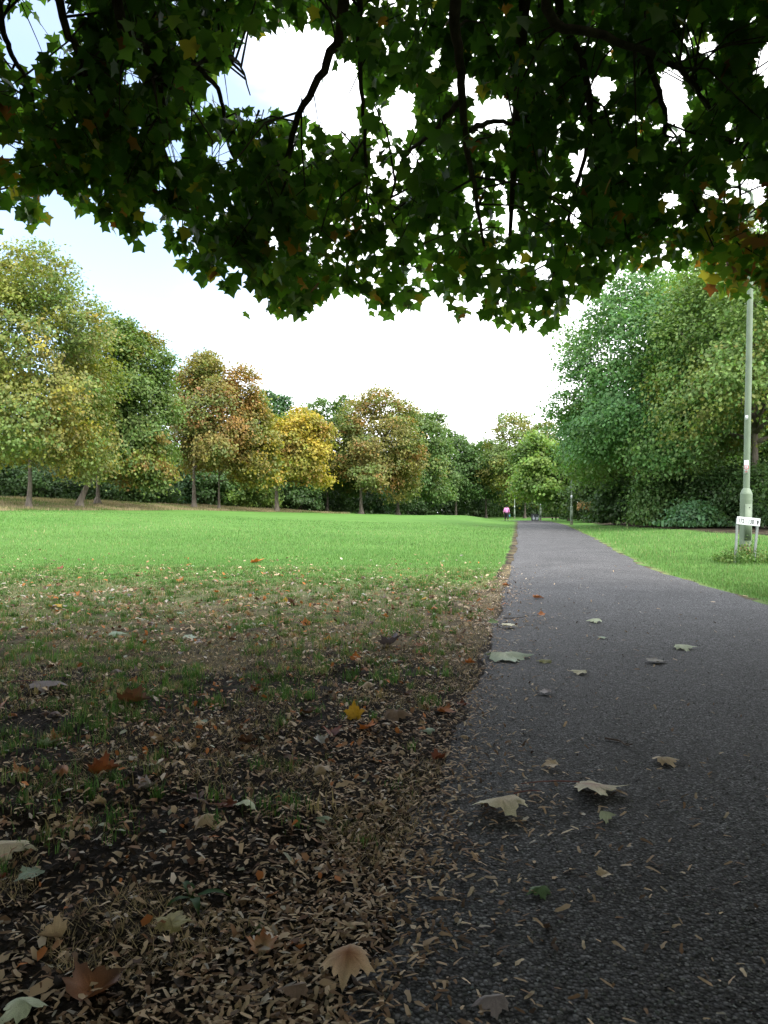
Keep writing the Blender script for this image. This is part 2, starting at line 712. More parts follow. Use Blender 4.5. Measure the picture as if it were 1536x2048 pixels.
def grass_share(X, Y):
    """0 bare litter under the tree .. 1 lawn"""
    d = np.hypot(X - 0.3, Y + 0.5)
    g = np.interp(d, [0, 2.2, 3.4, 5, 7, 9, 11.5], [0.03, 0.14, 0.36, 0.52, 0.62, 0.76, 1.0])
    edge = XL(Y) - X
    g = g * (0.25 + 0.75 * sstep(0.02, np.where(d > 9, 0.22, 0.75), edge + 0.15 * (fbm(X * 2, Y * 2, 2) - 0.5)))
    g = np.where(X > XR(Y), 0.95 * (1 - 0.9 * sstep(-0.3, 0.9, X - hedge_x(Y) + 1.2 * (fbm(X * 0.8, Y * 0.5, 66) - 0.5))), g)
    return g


def dry_share(X, Y):
    px = 768 + FPX * X / np.maximum(Y, 1.0)
    df, dt = np.interp(px, _px, _df), np.interp(px, _px, _dt)
    b = sstep(-1.5, 2.0, Y - df) * (px < 690) * (Y > 20)
    under = sstep(0, 6, Y - dt) * (px < 1000) * 0.3
    near = 0.12 * np.exp(-((Y - 9.3) / 1.6) ** 2) * (X < XL(Y)) + 0.50 * (1 - sstep(7.5, 12, Y)) * (X < XL(Y)) * sstep(2.5, 5, Y)
    edge = 0.42 * np.exp(-((XL(Y) - X) / (0.10 + 0.006 * Y)) ** 2) * (Y > 5)
    edge2 = 0.5 * np.exp(-((X - XR(Y)) / (0.10 + 0.006 * Y)) ** 2) * (Y > 5)
    hedge = 0.35 * sstep(-1, 0.8, X - hedge_x(Y)) * (Y > 10)
    return np.clip(np.maximum.reduce([b * 0.95, near, edge, edge2, under, hedge]), 0, 1)


def hedge_x(Y):
    return np.interp(Y, [0, 15, 21.5, 25.8, 34.6, 46, 60, 80, 100], [13, 11.3, 10.8, 11.0, 11.9, 13.0, 15.0, 20.3, 24])


def build_ground():
    ys = [-60, -45, -30, -20, -14, -10, -7, -5, -3.5, -2.5, -1.5, -0.8, -0.2, 0.3, 0.7]
    y, st = 0.95, 0.03
    while y < 420:
        ys.append(y)
        st = max(0.03, 0.016 * y)
        y += min(st, 6)
    ys = np.array(ys + [500, 700, 1000])
    xr = []
    x = 0.0
    while x < 420:
        xr.append(x)
        x += 0.045 if x < 2.0 else min(0.045 + (x - 2.0) * 0.055, 14)
    xr = np.array(xr + [520, 700, 1000])
    xs = np.concatenate([-xr[:0:-1], xr]) - 0.3
    X, Y = np.meshgrid(xs, ys)
    Z = gz(X, Y)
    ny, nx = X.shape
    V = np.stack([X, Y, Z], -1).reshape(-1, 3)
    i = np.arange(ny * nx).reshape(ny, nx)
    F = np.stack([i[:-1, :-1], i[:-1, 1:], i[1:, 1:], i[1:, :-1]], -1).reshape(-1, 4)
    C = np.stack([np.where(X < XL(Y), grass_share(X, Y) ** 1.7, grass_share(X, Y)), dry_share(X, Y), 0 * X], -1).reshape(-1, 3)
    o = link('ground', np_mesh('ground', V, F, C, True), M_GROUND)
    tag(o, 'park ground of lawn, dry bank and littered bare soil', kind='structure')


def build_path():
    ys = np.concatenate([np.linspace(-40, 0, 20), np.arange(0.6, 6, 0.05), np.arange(6, 30, 0.25), np.arange(30, 118, 0.7)])
    us = np.linspace(0, 1, 40)
    Yg, U = np.meshgrid(ys, us, indexing='ij')
    jl = (fbm(Yg * np.where(Yg < 10, 3, 0.7), Yg * 0 + 3, 4) - 0.5) * 0.16 + (fbm(Yg * 14, Yg * 0 + 9, 6) - 0.5) * 0.06 * (Yg < 10)
    jr = (fbm(Yg * 1.2, Yg * 0 + 30, 4) - 0.5) * 0.22 + (fbm(Yg * 8, Yg * 0 + 9, 16) - 0.5) * 0.08
    xl, xr = XL(Yg) + jl, XR(Yg) + jr
    X = xl + (xr - xl) * U
    Z = pathz(X, Yg)
    Z = np.where((U == 0) | (U == 1), Z - 0.03, Z)
    V = np.stack([X, Yg, Z], -1).reshape(-1, 3)
    ny, nx = X.shape
    i = np.arange(ny * nx).reshape(ny, nx)
    F = np.stack([i[:-1, :-1], i[:-1, 1:], i[1:, 1:], i[1:, :-1]], -1).reshape(-1, 4)
    o = link('path', np_mesh('path', V, F, None, True), M_ASPH)
    tag(o, 'grey asphalt footpath running away beside the lawn', kind='structure')


build_ground()
build_path()

# ------------------------------------------------------------------ trees of the park
RHOMB_V = np.array([[0, -0.5, 0], [0.42, 0.02, 0.10], [0, 0.55, -0.04], [-0.42, 0.02, 0.10]], float)
RHOMB_F = np.array([[0, 1, 2], [0, 2, 3]])


def crown_leaves(lobes, n, size, palette, flat=0.5, fill=0.18, seed=0, droop=0.25, clus=0.55, core=0.4):
    """leaves gathered in clumps on the outside of a set of ellipsoid lobes (local coordinates)"""
    r = np.random.default_rng(seed)
    lob = np.array(lobes, float)
    c, rad = lob[:, :3], lob[:, 3:6]
    per = 26
    ncl = max(20, n // per)
    w = (rad[:, 0] * rad[:, 2])
    w[0] *= core
    w = w / w.sum()
    cand = r.choice(len(lob), ncl * 5, p=w)
    d = unit(r.normal(size=(len(cand), 3)))
    k = (1 - 0.22 * np.abs(r.normal(size=len(cand))))
    k = np.where(r.random(len(cand)) < fill, r.random(len(cand)) ** 0.5 * 0.85, k)
    P = c[cand] + d * rad[cand] * k[:, None]
    inside = np.zeros(len(P), int)
    for q in range(len(lob)):
        e = (((P - c[q]) / rad[q]) ** 2).sum(1)
        inside += (e < 0.62) & (cand != q)
    keep = (inside == 0) | (r.random(len(P)) < 0.16)
    back = (P[:, 1] - c[:, 1].mean()) > 0.30 * (np.ptp(P[:, 1]) / 2)
    keep &= (~back) | (r.random(len(P)) < 0.55)
    P, d = P[keep][:ncl], d[keep][:ncl]
    ncl = len(P)
    ctr = np.average(c, axis=0, weights=w)
    zmin, zmax = P[:, 2].min(), P[:, 2].max()
    # colour of every clump: neighbours alike
    pal = np.array([p[0] for p in palette], float)
    wt = np.array([p[1] for p in palette], float)
    wt = np.cumsum(wt / wt.sum())
    f = fbm(P[:, 0] * 0.45 + P[:, 1] * 0.3 + seed * 3.1, P[:, 2] * 0.45 + P[:, 1] * 0.2, seed % 13)
    f = (np.argsort(np.argsort(f)) + 0.5) / ncl
    f = np.clip(f + r.normal(0, 0.08, ncl), 0, 0.999)
    ci = np.searchsorted(wt, f)
    mean = (pal * np.array([p[1] for p in palette])[:, None]).sum(0) / sum(p[1] for p in palette)
    ccol = (pal[ci] * 0.62 + mean * 0.38) * r.uniform(0.84, 1.16, (ncl, 1))
    ccol = ccol * (1 + r.normal(0, 0.05, (ncl, 3)))
    # leaves
    N = ncl * per
    cid = np.repeat(np.arange(ncl), per)
    cs = clus * 0.72 * r.uniform(0.6, 1.35, ncl)
    off = r.normal(size=(N, 3)) * cs[cid][:, None] * np.array([1, 1, flat])
    rad_out = np.linalg.norm(off[:, :2], axis=1)
    off[:, 2] -= droop * rad_out
    pos = P[cid] + off
    out = unit(pos - ctr)
    nrm = unit(out * 0.6 + np.array([0, 0, 0.6]) + r.normal(size=(N, 3)) * 0.28)
    tip = unit(out * 0.6 + np.array([0, 0, -0.5]) + r.normal(size=(N, 3)) * 0.7)
    B = frames(tip, nrm)
    S = size * r.uniform(0.65, 1.3, N)
    col = ccol[cid] * 1.32 * r.uniform(0.86, 1.14, (N, 1)) * (1 + r.normal(0, 0.04, (N, 3)))
    return batch(RHOMB_V, RHOMB_F, pos, B, S, np.clip(col, 0.004, 0.6))


def auto_lobes(rx, ry, z0, z1, seed, n=16, top=0.55, skirt=1.0, rrange=(0.26, 0.42)):
    """one main ellipsoid broken up by smaller ones on its surface"""
    r = np.random.default_rng(seed + 100)
    zc = z0 + (z1 - z0) * (1 - top)
    L = [(0, 0, (z0 + z1) / 2, rx * 0.72, ry * 0.72, (z1 - z0) / 2 * 0.86)]
    for i in range(n):
        a = 2.399 * i + r.uniform(-0.4, 0.4)
        t = (i + 0.5) / n
        z = z0 + (z1 - z0) * (0.12 + 0.80 * t)
        # radius profile: full low down, round at the top
        s = (z - z0) / (z1 - z0)
        prof = math.sqrt(max(0.08, 1 - (max(0, s - 0.50) / 0.53) ** 2)) * (0.84 + 0.16 * min(1, s / 0.25))
        prof *= r.uniform(0.92, 1.08)
        rr = r.uniform(*rrange)
        k = max(0.0, prof - rr * 0.85)
        L.append((math.cos(a) * rx * k * skirt, math.sin(a) * ry * k * skirt, z, rx * rr, ry * rr, (rx + ry) / 2 * rr * r.uniform(0.75, 1.05)))
    return L


GREEN = (0.050, 0.098, 0.022)
MID = (0.075, 0.125, 0.028)
YGREEN = (0.145, 0.155, 0.032)
OLIVE = (0.135, 0.125, 0.035)
YELLOW = (0.27, 0.215, 0.028)
ORANGE = (0.215, 0.115, 0.035)
RUST = (0.20, 0.085, 0.035)
BLUEG = (0.042, 0.095, 0.034)
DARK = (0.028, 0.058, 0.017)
LIME = (0.14, 0.22, 0.045)


def limb_set(base, trunk_top, lobes, r0, seed, lean=(0, 0)):
    """trunk tube and limb tubes in local coordinates"""
    r = np.random.default_rng(seed + 7)
    P = [np.array([0, 0, -0.25]), np.array([0.03 * r.normal(), 0.03 * r.normal(), 0.25]),
         np.array([lean[0] * 0.45, lean[1] * 0.45, trunk_top * 0.5]), np.array([lean[0], lean[1], trunk_top])]
    zt = max(l[2] for l in lobes)
    P.append(np.array([lean[0] * 1.1, lean[1], trunk_top + (zt - trunk_top) * 0.5]))
    P.append(np.array([lean[0] * 0.9, lean[1], trunk_top + (zt - trunk_top) * 0.95]))
    Q = catmull(P, 5)
    h = np.linspace(0, 1, len(Q))
    rad = r0 * (1.0 - 0.85 * h) + r0 * 0.55 * np.exp(-np.maximum(Q[:, 2], 0) / 0.25)
    trunk = tube(Q, rad, 10)
    limbs = []
    idx = r.permutation(len(lobes) - 1)[:7] + 1
    for i in idx:
        l = np.array(lobes[i][:3])
        s = trunk_top * r.uniform(0.85, 1.0) + (max(l[2], trunk_top) - trunk_top) * 0.35
        st = np.array([lean[0], lean[1], s])
        mid = st * 0.5 + l * 0.5 + np.array([0, 0, -0.25])
        q = catmull([st, mid, l], 4)
        limbs.append(tube(q, np.linspace(r0 * 0.45, r0 * 0.08, len(q)), 6))
    return trunk, limbs


for _n in ('GREEN', 'MID', 'YGREEN', 'OLIVE', 'BLUEG', 'LIME', 'ORANGE', 'YELLOW'):
    _c = globals()[_n]
    globals()[_n] = (_c[0] * 1.10, _c[1] * 1.08, _c[2] * (1.35 if _n in ('GREEN', 'BLUEG', 'MID') else 1.1))
R_GREEN, R_MID, R_BLUE = (0.076, 0.158, 0.047), (0.115, 0.185, 0.05), (0.064, 0.146, 0.055)
N_TRIS = [0]


def park_tree(label, px, Y, top, bot, hw, palette, n, size, seed, trunk_px=None, base_y=None, r0=0.22, name='park_tree',
              depth=1.0, nl=16, lobes=None, cat='tree', clus=0.55, lean=(0, 0), trunk_top=None, group=None, fill=0.18, flat=0.5, skirt=1.0, core=0.75, rr=(0.30, 0.45)):
    X = (px - 768) / FPX * Y
    tx = (trunk_px - 768) / FPX * Y if trunk_px is not None else X
    zb = float(terrain(tx, Y)) if base_y is None else CAM_H + (1024 - base_y) / FPX * Y
    z1 = CAM_H + (1024 - top) / FPX * Y - zb
    z0 = CAM_H + (1024 - bot) / FPX * Y - zb
    rx = hw * 1.1 / FPX * Y
    n = int(n * 1.12)
    root = empty(name, (tx, Y, zb))
    tag(root, label, cat, group)
    if lobes is None:
        lobes = auto_lobes(rx, rx * depth, z0, z1, seed, nl, skirt=skirt, rrange=rr)
    lobes = [(l[0] + X - tx, l[1], l[2], l[3], l[4], l[5]) for l in lobes]
    V, F, C = crown_leaves(lobes, n, size, palette, seed=seed, clus=clus, fill=fill, flat=flat, core=core)
    if V[:, 2].min() < 0.05:
        V[:, 2] = np.maximum(V[:, 2], 0.05 + 0.3 * rng.random(len(V)))
    link('crown', np_mesh('crown', V, F, C), M_FOL, root)
    N_TRIS[0] += len(F)
    tt = trunk_top if trunk_top else max(z0 + 0.5, 1.0)
    tr, li = limb_set(0, tt, lobes, r0, seed, (lean[0], lean[1]))
    link('trunk', tubes_mesh('trunk', [tr]), M_BARK, root)
    if li:
        link('limbs', tubes_mesh('limbs', li), M_BARK, root)
    return root


# left hand row, near to far
park_tree('tallest yellow-green tree at the left edge with a straight slim trunk', 40, 45, 508, 945, 178,
          [(YGREEN, 5), (MID, 4), (OLIVE, 2), (YELLOW, 0.25)], 60000, 0.18, 1, trunk_px=60, r0=0.19, nl=20, clus=0.5)
park_tree('yellow-green tree with a leaning pale trunk, between the tallest tree and the round green one', 163, 51, 640, 975, 52,
          [(YGREEN, 5), (OLIVE, 2.5), (MID, 3), (YELLOW, 0.4)], 20000, 0.19, 2, trunk_px=160, r0=0.26, nl=12, clus=0.5, lean=(0.8, 0), trunk_top=2.4, depth=1.2)
park_tree('tall round green tree left of the rust-brown tree, leaves hanging down to the bank', 262, 55, 628, 1000, 84,
          [(MID, 6), (GREEN, 3), (YGREEN, 2.5), (ORANGE, 0.35)], 46000, 0.2, 3, trunk_px=196, r0=0.24, nl=18, clus=0.55)
park_tree('rust-brown and orange tree standing on the lawn edge left of the bright yellow one', 428, 66, 712, 962, 92,
          [(ORANGE, 2.2), (OLIVE, 4.2), (MID, 2.6), (RUST, 0.5)], 38000, 0.21, 4, trunk_px=388, r0=0.24, nl=16, clus=0.6)
park_tree('slim-trunked olive and yellow tree squeezed between the rust-brown and the bright yellow trees', 505, 68, 785, 985, 48,
          [(YGREEN, 3), (OLIVE, 3), (YELLOW, 2), (MID, 2)], 11000, 0.25, 5, trunk_px=438, r0=0.15, nl=11, clus=0.55)
park_tree('small bright yellow tree with spreading tiers and a short forked trunk', 600, 74, 822, 975, 68,
          [(YELLOW, 5), (YGREEN, 4), (OLIVE, 1), (ORANGE, 0.5)], 13000, 0.26, 6, trunk_px=553, r0=0.26, nl=12, clus=0.6, depth=0.8)
park_tree('blue-green treetop showing behind the yellow and rust trees', 548, 92, 772, 930, 40,
          [(BLUEG, 4), (GREEN, 3)], 8000, 0.3, 7, nl=10)
park_tree('dull green tree behind the bright yellow tree', 600, 88, 797, 1000, 52,
          [(MID, 4), (GREEN, 3), (OLIVE, 1.5)], 9000, 0.3, 8, nl=12)
park_tree('dark green upright tree between the bright yellow and the brown-tinged trees', 660, 92, 780, 1005, 58,
          [(GREEN, 5), (MID, 3), (DARK, 1)], 14000, 0.3, 9, nl=14, trunk_px=655)
park_tree('broad brown-tinged tree in the middle of the far row', 755, 88, 788, 1000, 80,
          [(OLIVE, 5), (ORANGE, 1.6), (MID, 3.4)], 28000, 0.25, 10, trunk_px=722, r0=0.3, nl=16, clus=0.65)
park_tree('green tree just right of the broad brown-tinged tree, sloping down to the dark wood', 838, 96, 810, 1012, 64,
          [(GREEN, 4), (MID, 4), (YGREEN, 0.8)], 17000, 0.3, 12, trunk_px=796, r0=0.3, nl=15, clus=0.65)
park_tree('far dark green tree above the shaded end of the lawn', 912, 112, 857, 1000, 56,
          [(GREEN, 5), (DARK, 2), (MID, 2)], 12000, 0.34, 13, nl=13, clus=0.75)
park_tree('far dull green tree just left of where the path vanishes', 972, 122, 872, 1008, 46,
          [(GREEN, 4), (BLUEG, 2), (MID, 2)], 9000, 0.36, 14, nl=11, clus=0.8)
park_tree('pale green far tree with yellowish top above the end of the path', 1050, 112, 832, 1012, 82,
          [(MID, 4), (YGREEN, 3), (OLIVE, 2), (BLUEG, 1)], 18000, 0.34, 15, nl=15, clus=0.75)
park_tree('fresh lime-green small tree leaning over the path by the far lamp posts', 1084, 70, 872, 1012, 58,
          [(LIME, 5), (MID, 3), (GREEN, 2)], 15000, 0.25, 16, nl=13, clus=0.55, trunk_px=1140)
# right hand side
park_tree('huge dark green tree on the right whose crown hangs down to the grass', 1300, 40, 545, 985, 165,
          [(R_BLUE, 2.0), (R_GREEN, 5), (R_MID, 3.2)], 70000, 0.16, 17, r0=0.28, nl=30, clus=0.62, trunk_px=1330, fill=0.06, depth=1.25, flat=0.38, core=0.08, rr=(0.2, 0.36))
park_tree('tall yellowish-green tree at the right edge behind the lamp post', 1490, 34, 470, 935, 160,
          [(R_MID, 4), (YGREEN, 2.0), (R_GREEN, 3.5)], 54000, 0.15, 18, r0=0.28, nl=30, clus=0.58, trunk_px=1510, depth=1.6, flat=0.38, fill=0.06, core=0.08, rr=(0.2, 0.36))
park_tree('green tree between the huge right tree and the lime-green one, over the second lamp post', 1196, 47, 790, 966, 62,
          [(R_GREEN, 5), (R_MID, 2), (OLIVE, 0.8)], 24000, 0.19, 19, nl=14, clus=0.5, trunk_px=1235)
park_tree('dim green tree filling the gap behind the two right trees', 1400, 54, 560, 1020, 150,
          [(GREEN, 4), (DARK, 3)], 16000, 0.34, 20, nl=14, clus=0.8)
park_tree('dark tree behind the right edge, deep in the thicket', 1560, 46, 640, 1040, 120,
          [(GREEN, 3), (DARK, 3)], 12000, 0.34, 21, nl=12, clus=0.8)

# undergrowth behind the trunks
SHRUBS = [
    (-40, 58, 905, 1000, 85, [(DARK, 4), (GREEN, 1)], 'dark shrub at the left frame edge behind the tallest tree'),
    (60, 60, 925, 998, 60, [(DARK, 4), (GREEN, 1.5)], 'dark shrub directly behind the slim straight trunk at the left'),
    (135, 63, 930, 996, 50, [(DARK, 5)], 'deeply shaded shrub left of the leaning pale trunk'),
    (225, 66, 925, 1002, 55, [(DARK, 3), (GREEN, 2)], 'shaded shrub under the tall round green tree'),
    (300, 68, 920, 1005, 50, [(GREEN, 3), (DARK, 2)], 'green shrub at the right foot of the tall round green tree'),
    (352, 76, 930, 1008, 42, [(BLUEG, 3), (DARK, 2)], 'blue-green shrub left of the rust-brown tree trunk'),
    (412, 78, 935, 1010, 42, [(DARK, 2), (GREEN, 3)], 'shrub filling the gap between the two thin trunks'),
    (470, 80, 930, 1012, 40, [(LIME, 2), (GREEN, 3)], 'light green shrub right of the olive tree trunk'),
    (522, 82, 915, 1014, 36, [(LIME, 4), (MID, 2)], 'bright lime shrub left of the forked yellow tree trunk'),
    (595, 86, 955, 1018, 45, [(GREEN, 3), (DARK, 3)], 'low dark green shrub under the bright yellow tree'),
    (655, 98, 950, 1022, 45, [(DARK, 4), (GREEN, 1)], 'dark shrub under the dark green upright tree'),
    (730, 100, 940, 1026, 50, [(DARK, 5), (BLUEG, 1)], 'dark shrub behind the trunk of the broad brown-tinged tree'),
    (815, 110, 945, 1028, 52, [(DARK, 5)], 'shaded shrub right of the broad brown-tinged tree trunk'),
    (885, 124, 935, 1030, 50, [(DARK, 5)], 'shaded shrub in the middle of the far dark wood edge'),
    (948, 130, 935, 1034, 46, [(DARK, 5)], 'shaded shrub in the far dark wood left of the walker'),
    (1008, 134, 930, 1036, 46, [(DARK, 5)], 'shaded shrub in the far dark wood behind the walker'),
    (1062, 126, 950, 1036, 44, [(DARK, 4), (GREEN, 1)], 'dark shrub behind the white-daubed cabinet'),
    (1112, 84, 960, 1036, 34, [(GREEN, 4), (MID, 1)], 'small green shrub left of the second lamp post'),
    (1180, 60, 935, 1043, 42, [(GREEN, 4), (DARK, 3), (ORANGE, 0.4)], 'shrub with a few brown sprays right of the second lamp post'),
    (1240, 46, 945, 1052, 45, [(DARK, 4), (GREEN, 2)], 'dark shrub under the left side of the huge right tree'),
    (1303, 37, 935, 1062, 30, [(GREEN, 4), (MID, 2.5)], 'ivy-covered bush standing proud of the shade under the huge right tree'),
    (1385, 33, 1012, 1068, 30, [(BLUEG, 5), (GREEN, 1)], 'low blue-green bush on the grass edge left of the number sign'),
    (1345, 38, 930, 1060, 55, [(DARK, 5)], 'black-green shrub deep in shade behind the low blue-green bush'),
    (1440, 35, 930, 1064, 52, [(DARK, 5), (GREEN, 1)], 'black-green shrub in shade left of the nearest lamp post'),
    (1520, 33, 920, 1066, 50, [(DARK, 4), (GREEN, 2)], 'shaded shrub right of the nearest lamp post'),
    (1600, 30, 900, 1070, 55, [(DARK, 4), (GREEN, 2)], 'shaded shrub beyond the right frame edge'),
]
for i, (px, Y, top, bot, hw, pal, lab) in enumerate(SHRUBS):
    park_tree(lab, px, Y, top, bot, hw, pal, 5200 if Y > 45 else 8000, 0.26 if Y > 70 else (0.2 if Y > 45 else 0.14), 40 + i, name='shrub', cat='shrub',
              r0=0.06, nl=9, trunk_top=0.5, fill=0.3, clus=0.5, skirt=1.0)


def wood_mass(name, label, pts, n, size, seed, cols):
    """a belt of dim woodland closing the view between the trunks; pts: (px, Y, top_py)"""
    r = np.random.default_rng(seed)
    pts = np.array(pts, float)
    px = r.uniform(pts[0, 0], pts[-1, 0], n)
    Y = np.interp(px, pts[:, 0], pts[:, 1]) + np.abs(r.normal(0, 2.2, n)) + 3 * (fbm(px * 0.03, px * 0, 5) - 0.5)
    X = (px - 768) / FPX * Y
    z0 = terrain(X, Y)
    top = CAM_H + (1024 - np.interp(px, pts[:, 0], pts[:, 2])) / FPX * Y
    top = z0 + (top - z0) * (0.8 + 0.4 * fbm(px * 0.035, px * 0 + 7, 8))
    t = r.random(n) ** 1.15
    Z = z0 + (top - z0) * t
    P = np.stack([X, Y, Z], -1)
    B = frames(unit(r.normal(size=(n, 3)) + [0, -0.3, -0.5]), unit(r.normal(size=(n, 3)) * 0.5 + [0, -0.5, 0.5]))
    C = np.array(cols)[r.integers(0, len(cols), n)] * r.uniform(0.8, 1.2, (n, 1))
    V, F, C = batch(RHOMB_V, RHOMB_F, P, B, size * r.uniform(0.7, 1.3, n), C)
    o = link(name, np_mesh(name, V, F, C), M_FOL)
    tag(o, label, 'woodland', kind='stuff')
    N_TRIS[0] += len(F)


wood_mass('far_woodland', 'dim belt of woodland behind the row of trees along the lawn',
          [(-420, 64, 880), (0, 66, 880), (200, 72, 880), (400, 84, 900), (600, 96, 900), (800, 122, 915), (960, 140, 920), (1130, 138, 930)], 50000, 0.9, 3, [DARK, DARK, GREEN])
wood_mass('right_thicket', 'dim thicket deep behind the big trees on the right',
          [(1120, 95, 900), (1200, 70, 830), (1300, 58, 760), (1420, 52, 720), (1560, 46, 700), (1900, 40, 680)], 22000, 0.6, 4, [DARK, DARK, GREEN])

# ------------------------------------------------------------------ the tree we stand under
TX, TY = 0.5, -2.7
HEM_PX = np.array([-2600, -700, -150, 0, 60, 130, 225, 245, 272, 300, 318, 340, 385, 460, 545, 600, 640, 660, 700, 740, 785, 830, 880, 930, 990, 1060, 1115,
                   1140, 1190, 1235, 1265, 1330, 1400, 1425, 1450, 1500, 1550, 1800, 2300, 4200], float)
HEM_PY = np.array([990, 950, 500, 470, 448, 440, 470, 520, 526, 490, 440, 520, 575, 600, 640, 645, 620, 572, 575, 600, 648, 600, 652, 640, 650, 655, 648,
                   585, 592, 552, 522, 525, 515, 585, 612, 590, 650, 680, 950, 990], float)  # outermost entries, out of view, drop low to shut out side light
HEM_X = (HEM_PX - 768) / FPX * 6.0
HEM_Z = CAM_H + (1024 - HEM_PY) / FPX * 6.0
# breaks between the boughs: centre x, z and half widths (at the skirt of the crown)
GAPS = [(560, 125, 118, 62), (620, 95, 60, 40), (480, 180, 70, 40), (690, 190, 45, 70), (640, 215, 50, 30), (585, 215, 30, 25), (800, 225, 42, 45), (985, 225, 56, 36),
        (930, 175, 40, 22), (1342, 175, 42, 36), (1350, 220, 28, 22), (1205, 180, 38, 26), (1160, 330, 24, 34), (1015, 440, 24, 20), (1340, 400, 28, 18), (1500, 380, 34, 26), (1530, 130, 26, 40), (1520, 455, 24, 16),
        (262, 150, 24, 14), (150, 245, 30, 12), (40, 80, 45, 55), (110, 40, 30, 30), (350, 300, 26, 22), (545, 470, 14, 22), (780, 480, 20, 14), (300, 425, 26, 18), (20, 300, 26, 16), (435, 305, 30, 20), (700, 240, 26, 20),
        (1150, 440, 18, 22), (870, 120, 18, 18), (990, 80, 14, 14), (1420, 90, 20, 24)]
GAPS = np.array([((x - 768) / FPX * 6.0, CAM_H + (1024 - y) / FPX * 6.0, 0.86 * rx / FPX * 6.0, 0.86 * ry / FPX * 6.0) for x, y, rx, ry in GAPS])


def crown_r(z):
    return np.interp(z, [1.2, 2, 3, 4.5, 6, 7.5, 8.8, 9.6, 10], [8.2, 8.5, 9.2, 9.4, 8.6, 6.7, 4.2, 1.8, 0.2])


def canopy_ok(P):
    X, Y, Z = P[:, 0], P[:, 1], P[:, 2]
    front = Y > 2.2
    hx = X * 6.0 / np.maximum(Y, 2.2)
    hz = np.interp(hx, HEM_X, HEM_Z)
    hz = hz + 0.14 * (fbm(X * 4.5, Y * 2.0, 91) - 0.5) + np.maximum(0, Y - 6.3) * 0.55 + np.maximum(0, 4.9 - Y) * 0.5 - 0.02
    hz_back = 0.7 + 0.5 * fbm(X * 0.6, Y * 0.6, 21)  # unseen rear hem, kept low to deepen the foreground shade
    ok = np.where(front, Z > hz, Z > hz_back)
    g = np.zeros(len(P), bool)
    jag = 0.65 + 0.8 * fbm(X * 7.0, Z * 7.0 + Y * 3.0, 57)
    for cx, cz, rx, rz in GAPS:
        e = ((X - cx * Y / 6.0) / rx) ** 2 + ((Z - CAM_H - (cz - CAM_H) * Y / 6.0) / rz) ** 2 + ((Y - 6.2) / 3.2) ** 2
        g |= e < jag
    return ok & ~g


maple = empty('maple_tree', (TX, TY, 0))
tag(maple, 'big maple whose dark leafy skirt hangs across the top of the view', 'tree')
maple_o = np.array([TX, TY, 0.0])

# boughs: through positions seen in the photograph, back to the fork of the trunk
FORK = np.array([TX, TY, 3.4])
BOUGHS = [
    ([(690, -30, 4.3), (655, 120, 4.7), (590, 250, 5.2), (562, 400, 5.8), (556, 470, 6.0)], 0.034),
    ([(718, -40, 4.6), (722, 150, 4.9), (733, 330, 5.4), (735, 440, 5.8)], 0.022),
    ([(912, -60, 4.0), (920, 120, 4.3), (932, 280, 4.7), (950, 380, 5.2), (968, 500, 5.8)], 0.034),
    ([(110, -60, 4.6), (160, 110, 4.9), (190, 200, 5.3), (250, 300, 6.0), (268, 470, 6.3)], 0.028),
    ([(225, -40, 4.5), (300, 110, 4.9), (325, 200, 5.2), (322, 290, 5.6), (385, 420, 6.0)], 0.034),
    ([(-10, -40, 4.8), (25, 110, 5.2), (65, 190, 5.6), (75, 380, 6.1)], 0.026),
    ([(1090, -40, 4.2), (1210, 70, 4.6), (1330, 120, 5.0), (1400, 190, 5.4), (1470, 330, 6.0), (1490, 520, 6.4)], 0.028),
    ([(375, 110, 5.3), (440, 190, 5.5), (458, 290, 5.8), (500, 400, 6.1)], 0.020),
    ([(1115, -60, 4.6), (1165, 120, 5.0), (1180, 260, 5.4), (1150, 380, 5.8), (1120, 520, 6.2)], 0.030),
    ([(940, 260, 4.8), (990, 243, 5.2), (1050, 262, 5.6), (1110, 330, 6.1)], 0.020),
    ([(920, 205, 4.6), (860, 270, 5.0), (800, 330, 5.5), (770, 460, 6.0)], 0.018),
    ([(1290, 100, 4.9), (1330, 240, 5.4), (1300, 360, 5.8), (1285, 450, 6.1)], 0.022),
    ([(380, 130, 5.2), (470, 118, 5.7), (500, 190, 6.1)], 0.014),
]
bough_pts = []
for q, (pts, r0) in enumerate(BOUGHS):
    W = [at(*p) for p in pts]
    d = W[0] - FORK
    start = []
    if pts[0][1] < 0:
        start = [FORK + np.array([0, 0, 0.2 * (q % 3)]), FORK + d * 0.35 + np.array([0, 0, 1.3]), FORK + d * 0.75 + np.array([0, 0, 1.2])]
    P = catmull(start + W, 7)
    wob = rng.normal(0, 0.005, P.shape)
    P = P + wob
    h = np.linspace(0, 1, len(P))
    k = 2.0 if start else 1.0
    rad = np.interp(h, [0, 0.3, 0.55, 1], [r0 * k, r0 * 1.2, r0 * 0.78, r0 * 0.28]) if start else np.linspace(r0, r0 * 0.35, len(P))
    link('bough', tubes_mesh('bough', [tube(P - maple_o, rad, 9)]), M_BARKD, maple)
    for a_, b_ in zip(P[:-1], P[1:]):
        bough_pts += [b_, a_ * 0.67 + b_ * 0.33, a_ * 0.33 + b_ * 0.67]
